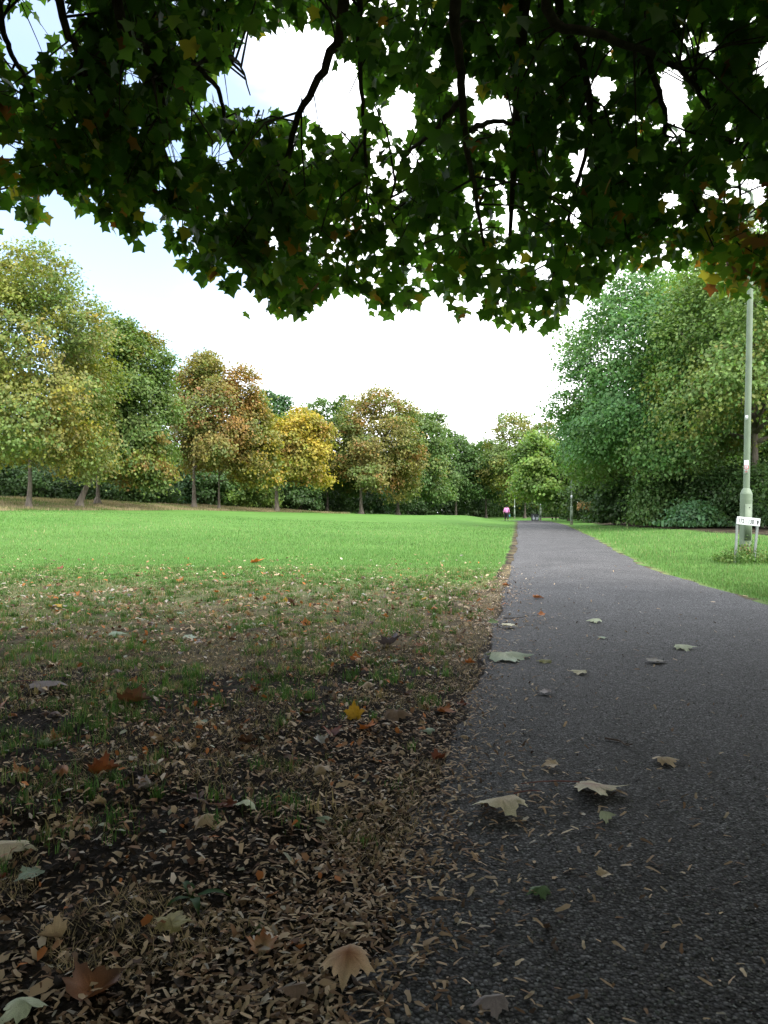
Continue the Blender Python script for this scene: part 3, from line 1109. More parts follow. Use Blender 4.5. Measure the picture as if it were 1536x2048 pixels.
for q in range(10):                                    # boughs to the sides and behind
    a = R(35 + q * 32 + 40)
    dirv = np.array([math.sin(a), math.cos(a), 0])
    P = catmull([FORK + [0, 0, 0.25 * (q % 4)], FORK + dirv * 2.6 + [0, 0, 1.6], FORK + dirv * 5.2 + [0, 0, 2.2 + 0.3 * (q % 3)], FORK + dirv * 7.6 + [0, 0, 0.8], FORK + dirv * 8.6 + [0, 0, -0.6]], 6)
    link('bough', tubes_mesh('bough', [tube(P - maple_o, np.linspace(0.13, 0.012, len(P)), 8)]), M_BARKD, maple)
    bough_pts += list(P)
tr = catmull([(0, 0, -0.4), (0.02, 0.03, 0.5), (0.05, 0, 2.0), (0, 0, 3.6), (-0.1, 0.1, 5.4), (0.1, 0, 7.4), (0, 0.1, 9.2)], 6)
h = tr[:, 2]
link('trunk', tubes_mesh('trunk', [tube(tr, np.interp(h, [-0.4, 0.1, 0.8, 3.4, 6, 9.2], [0.62, 0.52, 0.40, 0.34, 0.2, 0.03]), 14)]), M_BARKD, maple)
bough_pts = np.array(bough_pts)

# side branches and sprays of leaves
HALF = [(0, 0.0), (0.17, -0.06), (0.40, -0.03), (0.31, 0.14), (0.62, 0.40), (0.46, 0.50), (0.29, 0.53), (0.25, 0.72), (0.0, 1.0)]
OUT = np.array([(x, y) for x, y in HALF] + [(-x, y) for x, y in HALF[-2:0:-1]])
LV = np.concatenate([[[0, 0.3, 0]], np.column_stack([OUT, -0.16 * np.abs(OUT[:, 0]) - 0.10 * np.maximum(0, OUT[:, 1] - 0.4) ** 2])])
LV[:, 1] += 0.0
nO = len(OUT)
HALF5 = [(0, 0.0), (0.40, -0.03), (0.31, 0.14), (0.62, 0.40), (0.30, 0.52), (0.0, 1.0)]
OUT5 = np.array(HALF5 + [(-x, y) for x, y in HALF5[-2:0:-1]])
LV5 = np.concatenate([[[0, 0.3, 0]], np.column_stack([OUT5, -0.16 * np.abs(OUT5[:, 0]) - 0.10 * np.maximum(0, OUT5[:, 1] - 0.4) ** 2])])
LF5 = np.array([(0, 1 + i, 1 + (i + 1) % 10) for i in range(10)])
LF = np.array([(0, 1 + i, 1 + (i + 1) % nO) for i in range(nO)])

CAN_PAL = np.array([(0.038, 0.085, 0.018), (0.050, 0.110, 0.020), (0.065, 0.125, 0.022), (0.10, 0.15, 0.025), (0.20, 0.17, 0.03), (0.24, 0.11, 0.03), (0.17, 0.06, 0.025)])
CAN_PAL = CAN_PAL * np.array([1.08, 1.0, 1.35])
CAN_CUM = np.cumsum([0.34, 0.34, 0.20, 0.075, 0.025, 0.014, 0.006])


def canopy():
    r = np.random.default_rng(77)
    # spray bases all over the shell of the crown (real leaves on the side the picture shows)
    n = 5000
    th = r.uniform(-0.66, 0.66, n * 9)                 # azimuth about the trunk, 0 = straight ahead
    z = 1.7 + 4.6 * r.random(n * 9) ** 1.15
    depth = np.abs(r.normal(0, 0.8, n * 9)) + r.uniform(0, 0.3, n * 9)
    rr = crown_r(z) * (0.97 + 0.14 * (fbm(th * 5, z * 0.8, 31) - 0.5) * 2 * 0.6) / np.cos(np.minimum(np.abs(th), 0.5)) ** 0.9 - depth
    P = np.stack([TX + rr * np.sin(th), TY + rr * np.cos(th), z], -1)
    P = P[(P[:, 1] > 2.6)]
    # leaf masses gather round the boughs and in tiers
    den = fbm(P[:, 0] * 1.1, P[:, 2] * 1.3 + P[:, 1] * 0.5, 13)
    den = 0.35 * den + 0.65 * fbm(P[:, 0] * 2.6, P[:, 2] * 2.6, 14)
    nearhem = np.clip(1 - (P[:, 2] - np.interp(P[:, 0] * 6.0 / P[:, 1], HEM_X, HEM_Z)) / 0.7, 0, 1)
    P = P[r.random(len(P)) < 0.15 + 3.6 * np.clip(den - 0.42 + 0.24 * nearhem, 0, 1)]
    P = P[canopy_ok(P)][:n]
    out = unit(np.stack([P[:, 0] - TX, P[:, 1] - TY, 0 * P[:, 2]], -1))
    dirs = unit(out * 0.6 + np.array([0, 0, -0.35]) + r.normal(size=P.shape) * 0.55)
    lens = r.uniform(0.22, 0.5, len(P))
    twigs = []
    LP, LT, LN, LS, LC = [], [], [], [], []
    K = 11
    for k in range(K):
        t = (k + 0.6) / K
        base = P + dirs * (lens * t)[:, None] + np.stack([0 * t * lens, 0 * lens, -0.12 * lens * t * t], -1)
        side = unit(r.normal(size=P.shape))
        pet = r.uniform(0.05, 0.13, len(P))
        tipd = unit(side * 0.75 + dirs * 0.5 + np.array([0, 0, -0.55]))
        LP.append(base + tipd * (pet * 0.9)[:, None])
        LT.append(unit(tipd + np.array([0, 0, -0.5]) + r.normal(size=P.shape) * 0.25))
        LN.append(unit(out * 0.45 + np.array([0, 0, 0.75]) + r.normal(size=P.shape) * 0.45))
        LS.append(r.uniform(0.066, 0.122, len(P)))
    LP, LT, LN, LS = (np.concatenate(a) for a in (LP, LT, LN, LS))
    tint = fbm(LP[:, 0] * 0.9 + 3, LP[:, 2] * 0.9 + LP[:, 1] * 0.4, 51)
    tint = (np.argsort(np.argsort(tint)) / len(tint)) * 0.45 + r.random(len(tint)) * 0.55
    tint = np.where(r.random(len(tint)) < 0.5, r.random(len(tint)), tint)
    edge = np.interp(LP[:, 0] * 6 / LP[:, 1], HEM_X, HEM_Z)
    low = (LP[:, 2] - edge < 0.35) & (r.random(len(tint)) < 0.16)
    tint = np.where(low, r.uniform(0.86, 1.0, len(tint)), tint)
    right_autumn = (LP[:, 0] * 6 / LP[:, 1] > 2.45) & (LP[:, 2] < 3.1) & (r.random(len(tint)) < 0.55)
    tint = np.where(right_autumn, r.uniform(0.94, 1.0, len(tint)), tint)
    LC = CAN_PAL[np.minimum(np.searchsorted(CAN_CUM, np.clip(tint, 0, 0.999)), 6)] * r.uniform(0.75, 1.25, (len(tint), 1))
    # leaves never fill a gap
    tip = LP + LT * (LS * 0.7)[:, None]
    ok = canopy_ok(tip) & canopy_ok(LP)
    LP, LT, LN, LS, LC = LP[ok], LT[ok], LN[ok], LS[ok], LC[ok]
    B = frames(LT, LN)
    # twigs
    near = []
    for i in range(len(P)):
        dd = bough_pts - P[i]
        q = (dd ** 2).sum(1)
        j = int(np.argpartition(q, 14)[:14][i % 14])
        near.append((math.sqrt(q[j]), j))
    tw_V, tw_F, o = [], [], 0
    E_ = P + dirs * lens[:, None] * 1.05
    tw_ok = canopy_ok(E_) & canopy_ok(E_ - [0, 0, 0.12])
    TS = 4
    for i in range(len(P)):
        e = P[i] + dirs[i] * lens[i] + [0, 0, -0.12 * lens[i]]
        if not tw_ok[i]:
            continue
        pts = [P[i], (P[i] + e) / 2 + [0, 0, 0.01], e]
        rad = [0.0045, 0.003, 0.0012]
        dist, j = near[i]
        if dist < 0.95 and i % 3 == 0:
            b = bough_pts[j]
            m = (b + P[i]) / 2 + np.array([0, 0, 0.10 * dist]) + r.normal(0, 0.03, 3)
            if not (canopy_ok(m[None])[0] and canopy_ok((b * 0.5 + m * 0.5)[None])[0]):
                b, m = P[i] - dirs[i] * 0.06, P[i] - dirs[i] * 0.03
            pts = [b, m] + pts
            rad = [0.009, 0.007] + rad
        v, f = tube(np.array(pts), np.array(rad), TS, cap=False)
        tw_V.append(v - maple_o)
        tw_F.append(np.array(f) + o)
        o += len(v)
    tw = link('twigs', np_mesh('twigs', np.concatenate(tw_V), np.concatenate(tw_F)), M_BARKD, maple)
    tag(tw, kind='stuff')
    # the 300 leaves that show largest: parts of their own
    u, s = LP[:, 0] / LP[:, 1], (LP[:, 2] - CAM_H) / LP[:, 1]
    inview = (np.abs(u) < 0.485) & (s < 0.645)
    face = np.abs(np.einsum('ij,ij->i', B[:, :, 2], unit(LP - np.array([0, 0, CAM_H]))))
    score = LS / np.linalg.norm(LP, axis=1) * (0.35 + face) * inview
    top = np.argsort(-score)[:300]
    rest = np.setdiff1d(np.arange(len(LP)), top)
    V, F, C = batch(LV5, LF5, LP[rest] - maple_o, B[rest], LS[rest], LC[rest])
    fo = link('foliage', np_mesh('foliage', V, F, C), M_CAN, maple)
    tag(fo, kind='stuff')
    variants = []
    for c in CAN_PAL:
        for g in (0.85, 1.15):
            me = np_mesh('leaf', LV, LF, np.repeat(np.array([c * g]), len(LV), 0))
            me.materials.append(M_CAN)
            variants.append((c * g, me))
    vc = np.array([v[0] for v in variants])
    for i in top:
        j = int(((vc - LC[i]) ** 2).sum(1).argmin())
        o_ = bpy.data.objects.new('leaf', variants[j][1])
        COL.objects.link(o_)
        o_.parent = maple
        M = Matrix([list(B[i][k] * LS[i]) + [LP[i][k] - maple_o[k]] for k in range(3)] + [[0, 0, 0, 1]])
        o_.matrix_local = M
    N_TRIS[0] += len(F) + len(LF) * 300
    print('canopy leaves', len(LP))
    # crown above, beside and behind: coarser unseen leaves, massed and hung low to darken the foreground
    n = 68000
    th = r.uniform(-np.pi, np.pi, n * 2)
    z = r.uniform(0.6, 9.95, n * 2)
    depth = np.abs(r.normal(0, 0.9, n * 2))
    rr = np.maximum(crown_r(z) * (0.93 + 0.2 * fbm(th * 4, z * 0.6, 61)) - depth, 0.05 * r.random(n * 2))
    P = np.stack([TX + rr * np.sin(th), TY + rr * np.cos(th), z], -1)
    fr = (np.abs(th) < 0.66) & (P[:, 2] < CAM_H + 0.86 * P[:, 1]) & (P[:, 1] > 2.2)
    w = np.clip(rr / 8.5, 0.05, 1)
    P = P[(~fr) & (r.random(n * 2) < w)]
    P = P[canopy_ok(P)][:n]
    out = unit(P - np.array([TX, TY, 4.0]))
    B = frames(unit(out * 0.5 + np.array([0, 0, -0.7]) + r.normal(size=P.shape) * 0.5), unit(out * 0.7 + np.array([0, 0, 0.5]) + r.normal(size=P.shape) * 0.4))
    C = CAN_PAL[r.integers(0, 3, len(P))] * r.uniform(0.8, 1.2, (len(P), 1))
    V, F, C = batch(RHOMB_V, RHOMB_F, P - maple_o, B, r.uniform(0.24, 0.42, len(P)), C)
    fo = link('outer_foliage', np_mesh('outer_foliage', V, F, C), M_CAN, maple)
    tag(fo, kind='stuff')
    N_TRIS[0] += len(F)


canopy()

# ------------------------------------------------------------------ grass
BL_V = np.array([[-0.5, 0, 0], [0.5, 0, 0], [0.28, 0.10, 0.55], [-0.28, 0.10, 0.55], [0.0, 0.42, 1.0]], float)
BL_F = np.array([[0, 1, 2], [0, 2, 3], [3, 2, 4]])
B1_V = np.array([[-0.5, 0, 0], [0.5, 0, 0], [0.0, 0.35, 1.0]], float)
B1_F = np.array([[0, 1, 2]])


def blades(X, Y, Z, hgt, wid, col, lean, tv=BL_V, tf=BL_F, r=rng):
    n = len(X)
    a = r.uniform(0, 2 * np.pi, n)
    ca, sa = np.cos(a), np.sin(a)
    B = np.zeros((n, 3, 3))
    B[:, 0, 0], B[:, 1, 0] = ca, sa
    B[:, 0, 1], B[:, 1, 1] = -sa, ca
    B[:, 2, 2] = 1
    S = np.stack([wid, hgt * lean, hgt], -1)
    return batch(tv, tf, np.stack([X, Y, Z], -1), B, S, col)


GR = np.array([(0.062, 0.145, 0.034), (0.085, 0.180, 0.045), (0.105, 0.205, 0.06), (0.15, 0.20, 0.08), (0.34, 0.27, 0.16)])


def grass_cols(n, r, wts):
    c = GR[r.choice(5, n, p=np.array(wts) / sum(wts))]
    return c * r.uniform(0.75, 1.25, (n, 1))


def build_grass():
    r = np.random.default_rng(123)
    parts = []
    # lawn to the left and verge to the right, screen-even density
    n = 420000
    s = r.uniform(1 / 44.0, 1 / 6.0, n)
    Y = 1 / s
    u = r.uniform(-0.56, 0.56, n)
    X = u * Y
    keep = ((X < XL(Y) - 0.02) | (X > XR(Y) + 0.02)) & (r.random(n) < np.where(X > XR(Y), grass_share(X, Y), 0.10 * grass_share(X, Y) + 0.9 * sstep(0.66, 1.0, grass_share(X, Y) + 0.35 * (fbm(X * 1.3, Y * 1.3, 27) - 0.5)))) & (r.random(n) > 0.8 * dry_share(X, Y)) & (X < hedge_x(Y))
    X, Y = X[keep], Y[keep]
    Z = gz(X, Y)
    k = np.clip(Y / 14, 0.6, 3)
    patch = fbm(X * 0.9, Y * 0.9, 15)
    h = (0.03 + 0.022 * r.random(len(X))) * (0.7 + 0.6 * patch) * np.clip(k, 0.8, 1.5)
    verge = X > XR(Y)
    h = np.where(verge, h * 1.35, h)
    big = fbm(X * 0.22, Y * 0.16, 19, 2)
    c = grass_cols(len(X), r, [4, 5, 4, 1.2, 0.35]) * (0.42 + 0.6 * patch + 0.56 * big)[:, None] * np.stack([0.85 + 0.35 * big, 1 + 0 * big, 0.8 + 0.5 * big], -1)
    parts.append(blades(X, Y, Z - 0.004, h, 0.0065 * k * r.uniform(0.7, 1.3, len(X)), c, r.uniform(0.2, 1.6, len(X)), B1_V, B1_F, r))
    V, F, C = join(parts)
    o = link('lawn_grass', np_mesh('lawn_grass', V, F, C), M_GRASS)
    tag(o, 'short green mown grass of the lawn and verge', 'grass', kind='stuff')
    N_TRIS[0] += len(F)
    # tufts among the litter: clusters of blades splayed from one root
    n = 9000
    Y = 1.75 * (11.5 / 1.75) ** (r.random(n) ** 0.75)
    X = r.uniform(-0.56, 0.30, n) * Y
    g = grass_share(X, Y)
    t = 0.5 * fbm(X * 1.6, Y * 1.6, 25, 3) + 0.5 * fbm(X * 5, Y * 5, 26, 2)
    keep = (X < XL(Y) - 0.06) & (r.random(n) < np.clip(g * 1.15 * np.clip((t - 0.34) * 4.5, 0, 1.6), 0, 1))
    X, Y, t, g = X[keep], Y[keep], t[keep], g[keep]
    print('tufts', len(X))
    nb = r.integers(9, 42, len(X))
    ti = np.repeat(np.arange(len(X)), nb)
    m = len(ti)
    a = r.uniform(0, 2 * np.pi, m)
    rad = np.abs(r.normal(0, 1, m)) * r.uniform(0.012, 0.05, len(X))[ti]
    bx_, by_ = X[ti] + np.cos(a) * rad, Y[ti] + np.sin(a) * rad
    h = (r.uniform(0.022, 0.062, len(X)) * (0.8 + 0.5 * t))[ti] * r.uniform(0.35, 1.15, m)
    tc_ = grass_cols(len(X), r, [5, 4, 2.5, 1.6, 0.9])
    c = np.where((r.random(m) < 0.16)[:, None], grass_cols(m, r, [1, 1, 1, 3, 5]), tc_[ti] * r.uniform(0.7, 1.3, (m, 1)))
    wd = r.uniform(0.0022, 0.0042, m) * np.clip(by_ / 3.2, 1, 2.6)
    zz = gz(bx_, by_) - 0.004
    parts = []
    fv, ff, fc = blades(bx_, by_, zz, h, wd, c, r.uniform(0.2, 2.0, m), B1_V, B1_F, r)
    parts.append((fv, ff[by_ > 4.5], fc))
    k = by_ <= 4.5
    parts.append(blades(bx_[k], by_[k], zz[k], h[k], wd[k], c[k], r.uniform(0.2, 2.0, int(k.sum())), BL_V, BL_F, r))
    # pale straw lying about
    n = 84000
    s = 1 / (1.3 * (12 / 1.3) ** (r.random(n) ** 0.8))
    Y = 1 / s
    X = r.uniform(-0.56, 0.3, n) * Y
    keep = (X < XL(Y) + 0.05) & (fbm(X * 2.0, Y * 2.0, 35) > np.interp(Y, [1.5, 2.5, 4, 6, 12], [0.66, 0.6, 0.50, 0.40, 0.42]))
    X, Y = X[keep], Y[keep]
    c = np.array([(0.42, 0.33, 0.205)]) * r.uniform(0.35, 1.3, (len(X), 1))
    parts.append(blades(X, Y, surf(X, Y) + 0.002, r.uniform(0.008, 0.022, len(X)), 0.0024 * np.clip(Y / 3.0, 1, 3.0), c, r.uniform(2, 6, len(X)), B1_V, B1_F, r))
    V, F, C = join(parts)
    o = link('grass_tufts', np_mesh('grass_tufts', V, F, C), M_GRASS)
    tag(o, 'thin tufts of grass and straw growing through the leaf litter', 'grass', kind='stuff')
    N_TRIS[0] += len(F)
    # long dry grass on the bank and rough edge under the right trees
    n = 60000
    px = r.uniform(-60, 700, n)
    df, dt = np.interp(px, _px, _df), np.interp(px, _px, _dt)
    Y = df + (dt - df + 5) * r.random(n) - 0.5
    X = (px - 768) / FPX * Y
    m = fbm(X * 0.5, Y * 0.5, 44)
    h = r.uniform(0.07, 0.24, n) * (0.5 + m)
    c = np.array([(0.29, 0.24, 0.15)]) * r.uniform(0.6, 1.25, (n, 1))
    gsel = (m + r.normal(0, 0.1, n)) < 0.46
    c[gsel] = np.array([0.10, 0.15, 0.04]) * r.uniform(0.7, 1.2, (gsel.sum(), 1))
    V, F, C = blades(X, Y, terrain(X, Y) - 0.02, h, r.uniform(0.02, 0.045, n), c, r.uniform(0.1, 0.9, n), B1_V, B1_F, r)
    o = link('dry_grass', np_mesh('dry_grass', V, F, C), M_GRASS)
    tag(o, 'long straw-coloured dry grass on the low bank below the left trees', 'grass', kind='stuff')
    N_TRIS[0] += len(F)


build_grass()

# ------------------------------------------------------------------ litter on the ground
SEED_V = np.array([[0, 0, 0.012], [0.13, 0.10, 0.05], [0.13, -0.10, 0.05], [0.42, 0.10, 0.09], [0.42, -0.12, 0.06], [0.78, 0.20, 0.07], [0.8, -0.10, 0.10], [1.0, 0.08, 0.03]], float)
SEED_V[:, 0] -= 0.5
SEED_F = np.array([[0, 2, 1], [1, 2, 4], [1, 4, 3], [3, 4, 6], [3, 6, 5], [5, 6, 7]])
BIT_V = np.array([[-0.5, -0.2, 0.0], [0.0, -0.42, 0.10], [0.5, -0.1, 0.02], [0.28, 0.35, 0.14], [-0.32, 0.30, 0.05], [0, 0, 0.08]], float)
BIT_F = np.array([[0, 1, 5], [1, 2, 5], [2, 3, 5], [3, 4, 5], [4, 0, 5]])
LIT = np.array([(0.56, 0.43, 0.30), (0.43, 0.31, 0.20), (0.60, 0.49, 0.36), (0.22, 0.135, 0.08), (0.09, 0.058, 0.038), (0.54, 0.50, 0.45)])


def lie(n, r, tilt=0.35):
    a = r.uniform(0, 2 * np.pi, n)
    tip = np.stack([np.cos(a), np.sin(a), r.normal(0, tilt * 0.5, n)], -1)
    nr = np.stack([r.normal(0, tilt, n), r.normal(0, tilt, n), np.ones(n)], -1)
    return frames(tip, nr)


def litter_points(n, r, y0, y1, kind):
    s = r.uniform(0, 1, n)
    Y = y0 * (y1 / y0) ** s
    X = r.uniform(-0.56, 0.52, n) * Y
    e = X - XL(Y)
    wob = 0.28 * (fbm(X * 1.4, Y * 1.4, 71) - 0.5)
    if kind == 'seed':
        dd = e + 0.03 + wob
        p = np.where(dd < 0, np.exp(-np.maximum(0, -dd - 0.12) / 0.26), np.exp(-np.maximum(0, dd - 0.10) / 0.13)) + np.interp(Y, [1.3, 2.5, 5], [0.05, 0.09, 0.16]) * (e < 0) + 0.006 * (e > 0) + 0.085 * np.exp(-np.maximum(e, 0) / 0.45) * (e > 0)
        p = p * np.interp(Y, [1.3, 1.7, 2.4, 6, 9, 14], [0.4, 0.55, 0.95, 0.9, 0.7, 0.25])
    else:
        dd = e + 0.08 + wob
        p = np.where(dd < 0, np.interp(Y, [1.2, 3, 6], [0.34, 0.5, 0.6]) + 0.4 * np.exp(-np.maximum(0, -dd - 0.15) / 0.25), 0.9 * np.exp(-np.maximum(0, dd - 0.1) / 0.07)) + 0.006 * (e > 0)
        p = p * np.interp(Y, [0, 7, 10, 13], [1, 1.0, 0.55, 0.03])
    cl = fbm(X * 4, Y * 4, 72)
    p = p * (0.35 + 1.3 * cl)
    k = (r.random(n) < p) & (X < XR(Y))
    return X[k], Y[k]


def build_litter():
    r = np.random.default_rng(321)
    X, Y = litter_points(52000, r, 1.25, 12, 'seed')
    n = len(X)
    print('seeds', n)
    P = np.stack([X, Y, surf(X, Y) + 0.003 + 0.006 * r.random(n)], -1)
    B = lie(n, r)
    S = 0.0225 * np.exp(r.normal(0, 0.24, n)) * np.clip(Y / 4.5, 1, 1.4)
    ci = r.choice(6, n, p=[0.20, 0.30, 0.07, 0.25, 0.15, 0.03])
    g = r.uniform(0.7, 1.25, n)
    C = LIT[ci] * g[:, None]
    vis = (np.abs(X / Y) < 0.49) & (Y > 1.31)
    big = np.argsort(-(S / Y) * vis)[:300]
    rest = np.setdiff1d(np.arange(n), big)
    V1 = batch(SEED_V, SEED_F, P[rest], B[rest], S[rest], C[rest])
    V, F, Cc = V1
    o = link('winged_seed_litter', np_mesh('winged_seed_litter', V, F, Cc), M_LITTER)
    tag(o, 'thousands of tan winged maple seeds scattered along the path edge', 'seed litter', kind='stuff')
    N_TRIS[0] += len(F)
    meshes = {}
    for i in big:
        key = int(ci[i]), int(g[i] > 0.98)
        if key not in meshes:
            me = np_mesh('winged_seed', SEED_V, SEED_F, np.repeat(LIT[key[0]][None] * (0.85 + 0.28 * key[1]), len(SEED_V), 0))
            me.materials.append(M_LITTER)
            meshes[key] = me
        on = X[i] > XL(Y[i])
        o = bpy.data.objects.new('winged_seed', meshes[key])
        COL.objects.link(o)
        o.matrix_world = Matrix([list(B[i][k] * S[i]) + [P[i][k]] for k in range(3)] + [[0, 0, 0, 1]])
        if on:
            tag(o, 'loose dry winged maple seed lying on the near asphalt', 'seed', 'winged seeds on the near asphalt')
        else:
            tag(o, 'dry winged maple seed lying on the near bare soil', 'seed', 'winged seeds on the near soil')
    # broken bits of leaf
    X, Y = litter_points(46000, r, 1.25, 13, 'bit')
    n = len(X)
    print('bits', n)
    P = np.stack([X, Y, surf(X, Y) + 0.002 + 0.004 * r.random(n)], -1)
    C = LIT[r.choice(6, n, p=[0.17, 0.22, 0.09, 0.28, 0.17, 0.07])] * r.uniform(0.45, 1.25, (n, 1))
    V, F, Cc = batch(BIT_V, BIT_F, P, lie(n, r, 0.4), np.stack([0.013 * np.exp(r.normal(0, 0.5, n)), 0.008 * np.exp(r.normal(0, 0.5, n)), r.uniform(0.004, 0.03, n)], -1) * np.clip(Y / 4.5, 1, 1.5)[:, None], C)
    o = link('leaf_crumbs', np_mesh('leaf_crumbs', V, F, Cc), M_LITTER)
    tag(o, 'brown crumbled leaf fragments covering the soil left of the path', 'leaf litter', kind='stuff')
    N_TRIS[0] += len(F)
    # clods of bare soil
    n = 18000
    Y = 1.2 * (6 / 1.2) ** r.random(n)
    X = r.uniform(-0.56, 0.1, n) * Y
    k = X < XL(Y) - 0.05
    X, Y = X[k], Y[k]
    n = len(X)
    C = np.array([(0.034, 0.025, 0.018)]) * np.exp(r.normal(0, 0.6, (n, 1)))
    V, F, Cc = batch(BIT_V * [1, 1, 4.5], BIT_F, np.stack([X, Y, gz(X, Y) - 0.001], -1), lie(n, r, 0.3), 0.008 * np.exp(r.normal(0, 0.45, n)), C)
    o = link('soil_crumbs', np_mesh('soil_crumbs', V, F, Cc), M_LITTER)
    tag(o, 'dark crumbs of bare soil between the litter', 'soil', kind='stuff')
    N_TRIS[0] += len(F)
    # curled scraps and whole small leaves across the patchy grass
    n = 14000
    Y = 1.4 * (14 / 1.4) ** r.random(n)
    X = r.uniform(-0.54, 0.2, n) * Y
    cl = fbm(X * 1.7, Y * 1.7, 82)
    k = (X < XL(Y) - 0.05) & (r.random(n) < np.interp(Y, [1.4, 2.6, 5, 8, 10.5, 14], [0.16, 0.42, 1.0, 0.9, 0.35, 0.08]) * (0.2 + 1.5 * np.clip(cl - 0.3, 0, 1) * 2))
    X, Y = X[k], Y[k]
    n = len(X)
    print('scraps', n)
    pal = np.array([(0.50, 0.38, 0.25), (0.32, 0.18, 0.10), (0.12, 0.065, 0.04), (0.46, 0.17, 0.05), (0.54, 0.47, 0.40), (0.38, 0.40, 0.32)])
    C = pal[r.choice(6, n, p=[0.3, 0.25, 0.2, 0.09, 0.12, 0.04])] * r.uniform(0.6, 1.2, (n, 1))
    sz = r.uniform(0.02, 0.055, n) * np.clip(Y / 6, 0.6, 1.15)
    V, F, Cc = batch(BIT_V, BIT_F, np.stack([X, Y, gz(X, Y) + 0.012 + 0.012 * r.random(n)], -1), lie(n, r, 0.5), np.stack([sz, sz * r.uniform(0.4, 0.9, n), sz * r.uniform(0.5, 2.5, n)], -1), C)
    o = link('leaf_scraps', np_mesh('leaf_scraps', V, F, Cc), M_LITTER)
    tag(o, 'curled brown and tan leaf scraps strewn over the thin grass', 'leaf litter', kind='stuff')
    N_TRIS[0] += len(F)
    # loose grit on the asphalt
    n = 17000
    Y = 1.2 * (9 / 1.2) ** r.random(n)
    X = r.uniform(-0.2, 0.56, n) * Y
    k = (X > XL(Y)) & (X < XR(Y))
    X, Y = X[k], Y[k]
    n = len(X)
    g = np.array([(0.10, 0.10, 0.10)]) * r.uniform(0.4, 2.2, (n, 1)) * (1 + r.normal(0, 0.05, (n, 3)))
    V, F, Cc = batch(BIT_V * [1, 1, 3.2], BIT_F, np.stack([X, Y, pathz(X, Y) - 0.0005], -1), lie(n, r, 0.2), r.uniform(0.004, 0.010, n), g)
    o = link('asphalt_chippings', np_mesh('asphalt_chippings', V, F, Cc), M_LITTER)
    tag(o, 'grey stone chippings standing proud in the asphalt surface', 'chippings', kind='stuff')
    N_TRIS[0] += len(F)


build_litter()

# ------------------------------------------------------------------ fallen leaves
DH = [(0, 0.0), (0.10, -0.05), (0.22, -0.10), (0.30, -0.03), (0.44, -0.02), (0.40, 0.09), (0.37, 0.17), (0.45, 0.21), (0.50, 0.31), (0.66, 0.40), (0.54, 0.45),
      (0.50, 0.56), (0.40, 0.52), (0.30, 0.53), (0.31, 0.63), (0.24, 0.74), (0.15, 0.72), (0.10, 0.85), (0.0, 1.04)]
DO = np.array(DH + [(-x * 0.96, y * 1.01) for x, y in DH[-2:0:-1]])
DC = np.array([0.0, 0.30])


def fallen_mesh(curl, fold, sag, col, col2, seed, ripple=0.05):
    """a five-lobed leaf with rings of vertices so that it can bend; unit length"""
    r = np.random.default_rng(seed)
    n = len(DO)
    rings = [0.0, 0.35, 0.68, 1.0]
    V = [[DC[0], DC[1]]]
    for k in rings[1:]:
        for p in DO:
            V.append(DC + (p - DC) * k)
    V = np.array(V)
    x, y = V[:, 0], V[:, 1]
    rad = np.hypot(x, y - 0.3)
    ph = r.uniform(0, 6)
    z = curl * rad ** 2 + fold * np.abs(x) + sag * (y - 0.3) ** 2 * np.sign(y - 0.3) + ripple * np.sin(x * 9 + ph) * rad + ripple * np.sin(y * 8 + ph * 2) * rad
    ang = np.arctan2(x, y)
    z += 0.018 * np.cos(ang * 5.0) * np.minimum(rad * 3, 1)
    F = [(0, 1 + (i + 1) % n, 1 + i) for i in range(n)]
    for q in range(2):
        a0, b0 = 1 + q * n, 1 + (q + 1) * n
        for i in range(n):
            j = (i + 1) % n
            F += [(a0 + i, a0 + j, b0 + j), (a0 + i, b0 + j, b0 + i)]
    t = np.clip(rad / 0.55, 0, 1)[:, None]
    C = np.array(col2)[None] * (1 - t) + np.array(col)[None] * t
    C = C * (1 + r.normal(0, 0.07, (len(V), 1)))
    vein = np.abs(np.sin(ang * 2.5)) ** 0.5
    C = C * (0.82 + 0.22 * vein[:, None])
    z = z - z.min() * 0
    me = np_mesh('leaf_blade', np.column_stack([V, z]), np.array(F), np.clip(C, 0.005, 0.8), True)
    me.materials.append(M_DEAD)
    return me, z.min()


def stalk_mesh(length, bendx, rise=0.02):
    P = catmull([(0, 0.02, 0.0), (bendx * 0.25, -length * 0.35, rise), (bendx * 0.6, -length * 0.7, rise * 0.8), (bendx, -length, 0.0)], 5)
    me = tubes_mesh('stalk', [tube(P, np.linspace(0.014, 0.010, len(P)), 6)])
    me.materials.append(M_STEM)
    return me


TAN = (0.50, 0.38, 0.24)
PALE = (0.62, 0.58, 0.40)
PGREEN = (0.48, 0.53, 0.36)
MINT = (0.30, 0.38, 0.27)
OR = (0.42, 0.14, 0.03)
ORB = (0.30, 0.115, 0.04)
YEL = (0.50, 0.30, 0.025)
RED = (0.17, 0.05, 0.022)
BRN = (0.10, 0.05, 0.028)
DGR = (0.10, 0.17, 0.035)
LIL = (0.26, 0.22, 0.22)
PINKT = (0.30, 0.15, 0.11)


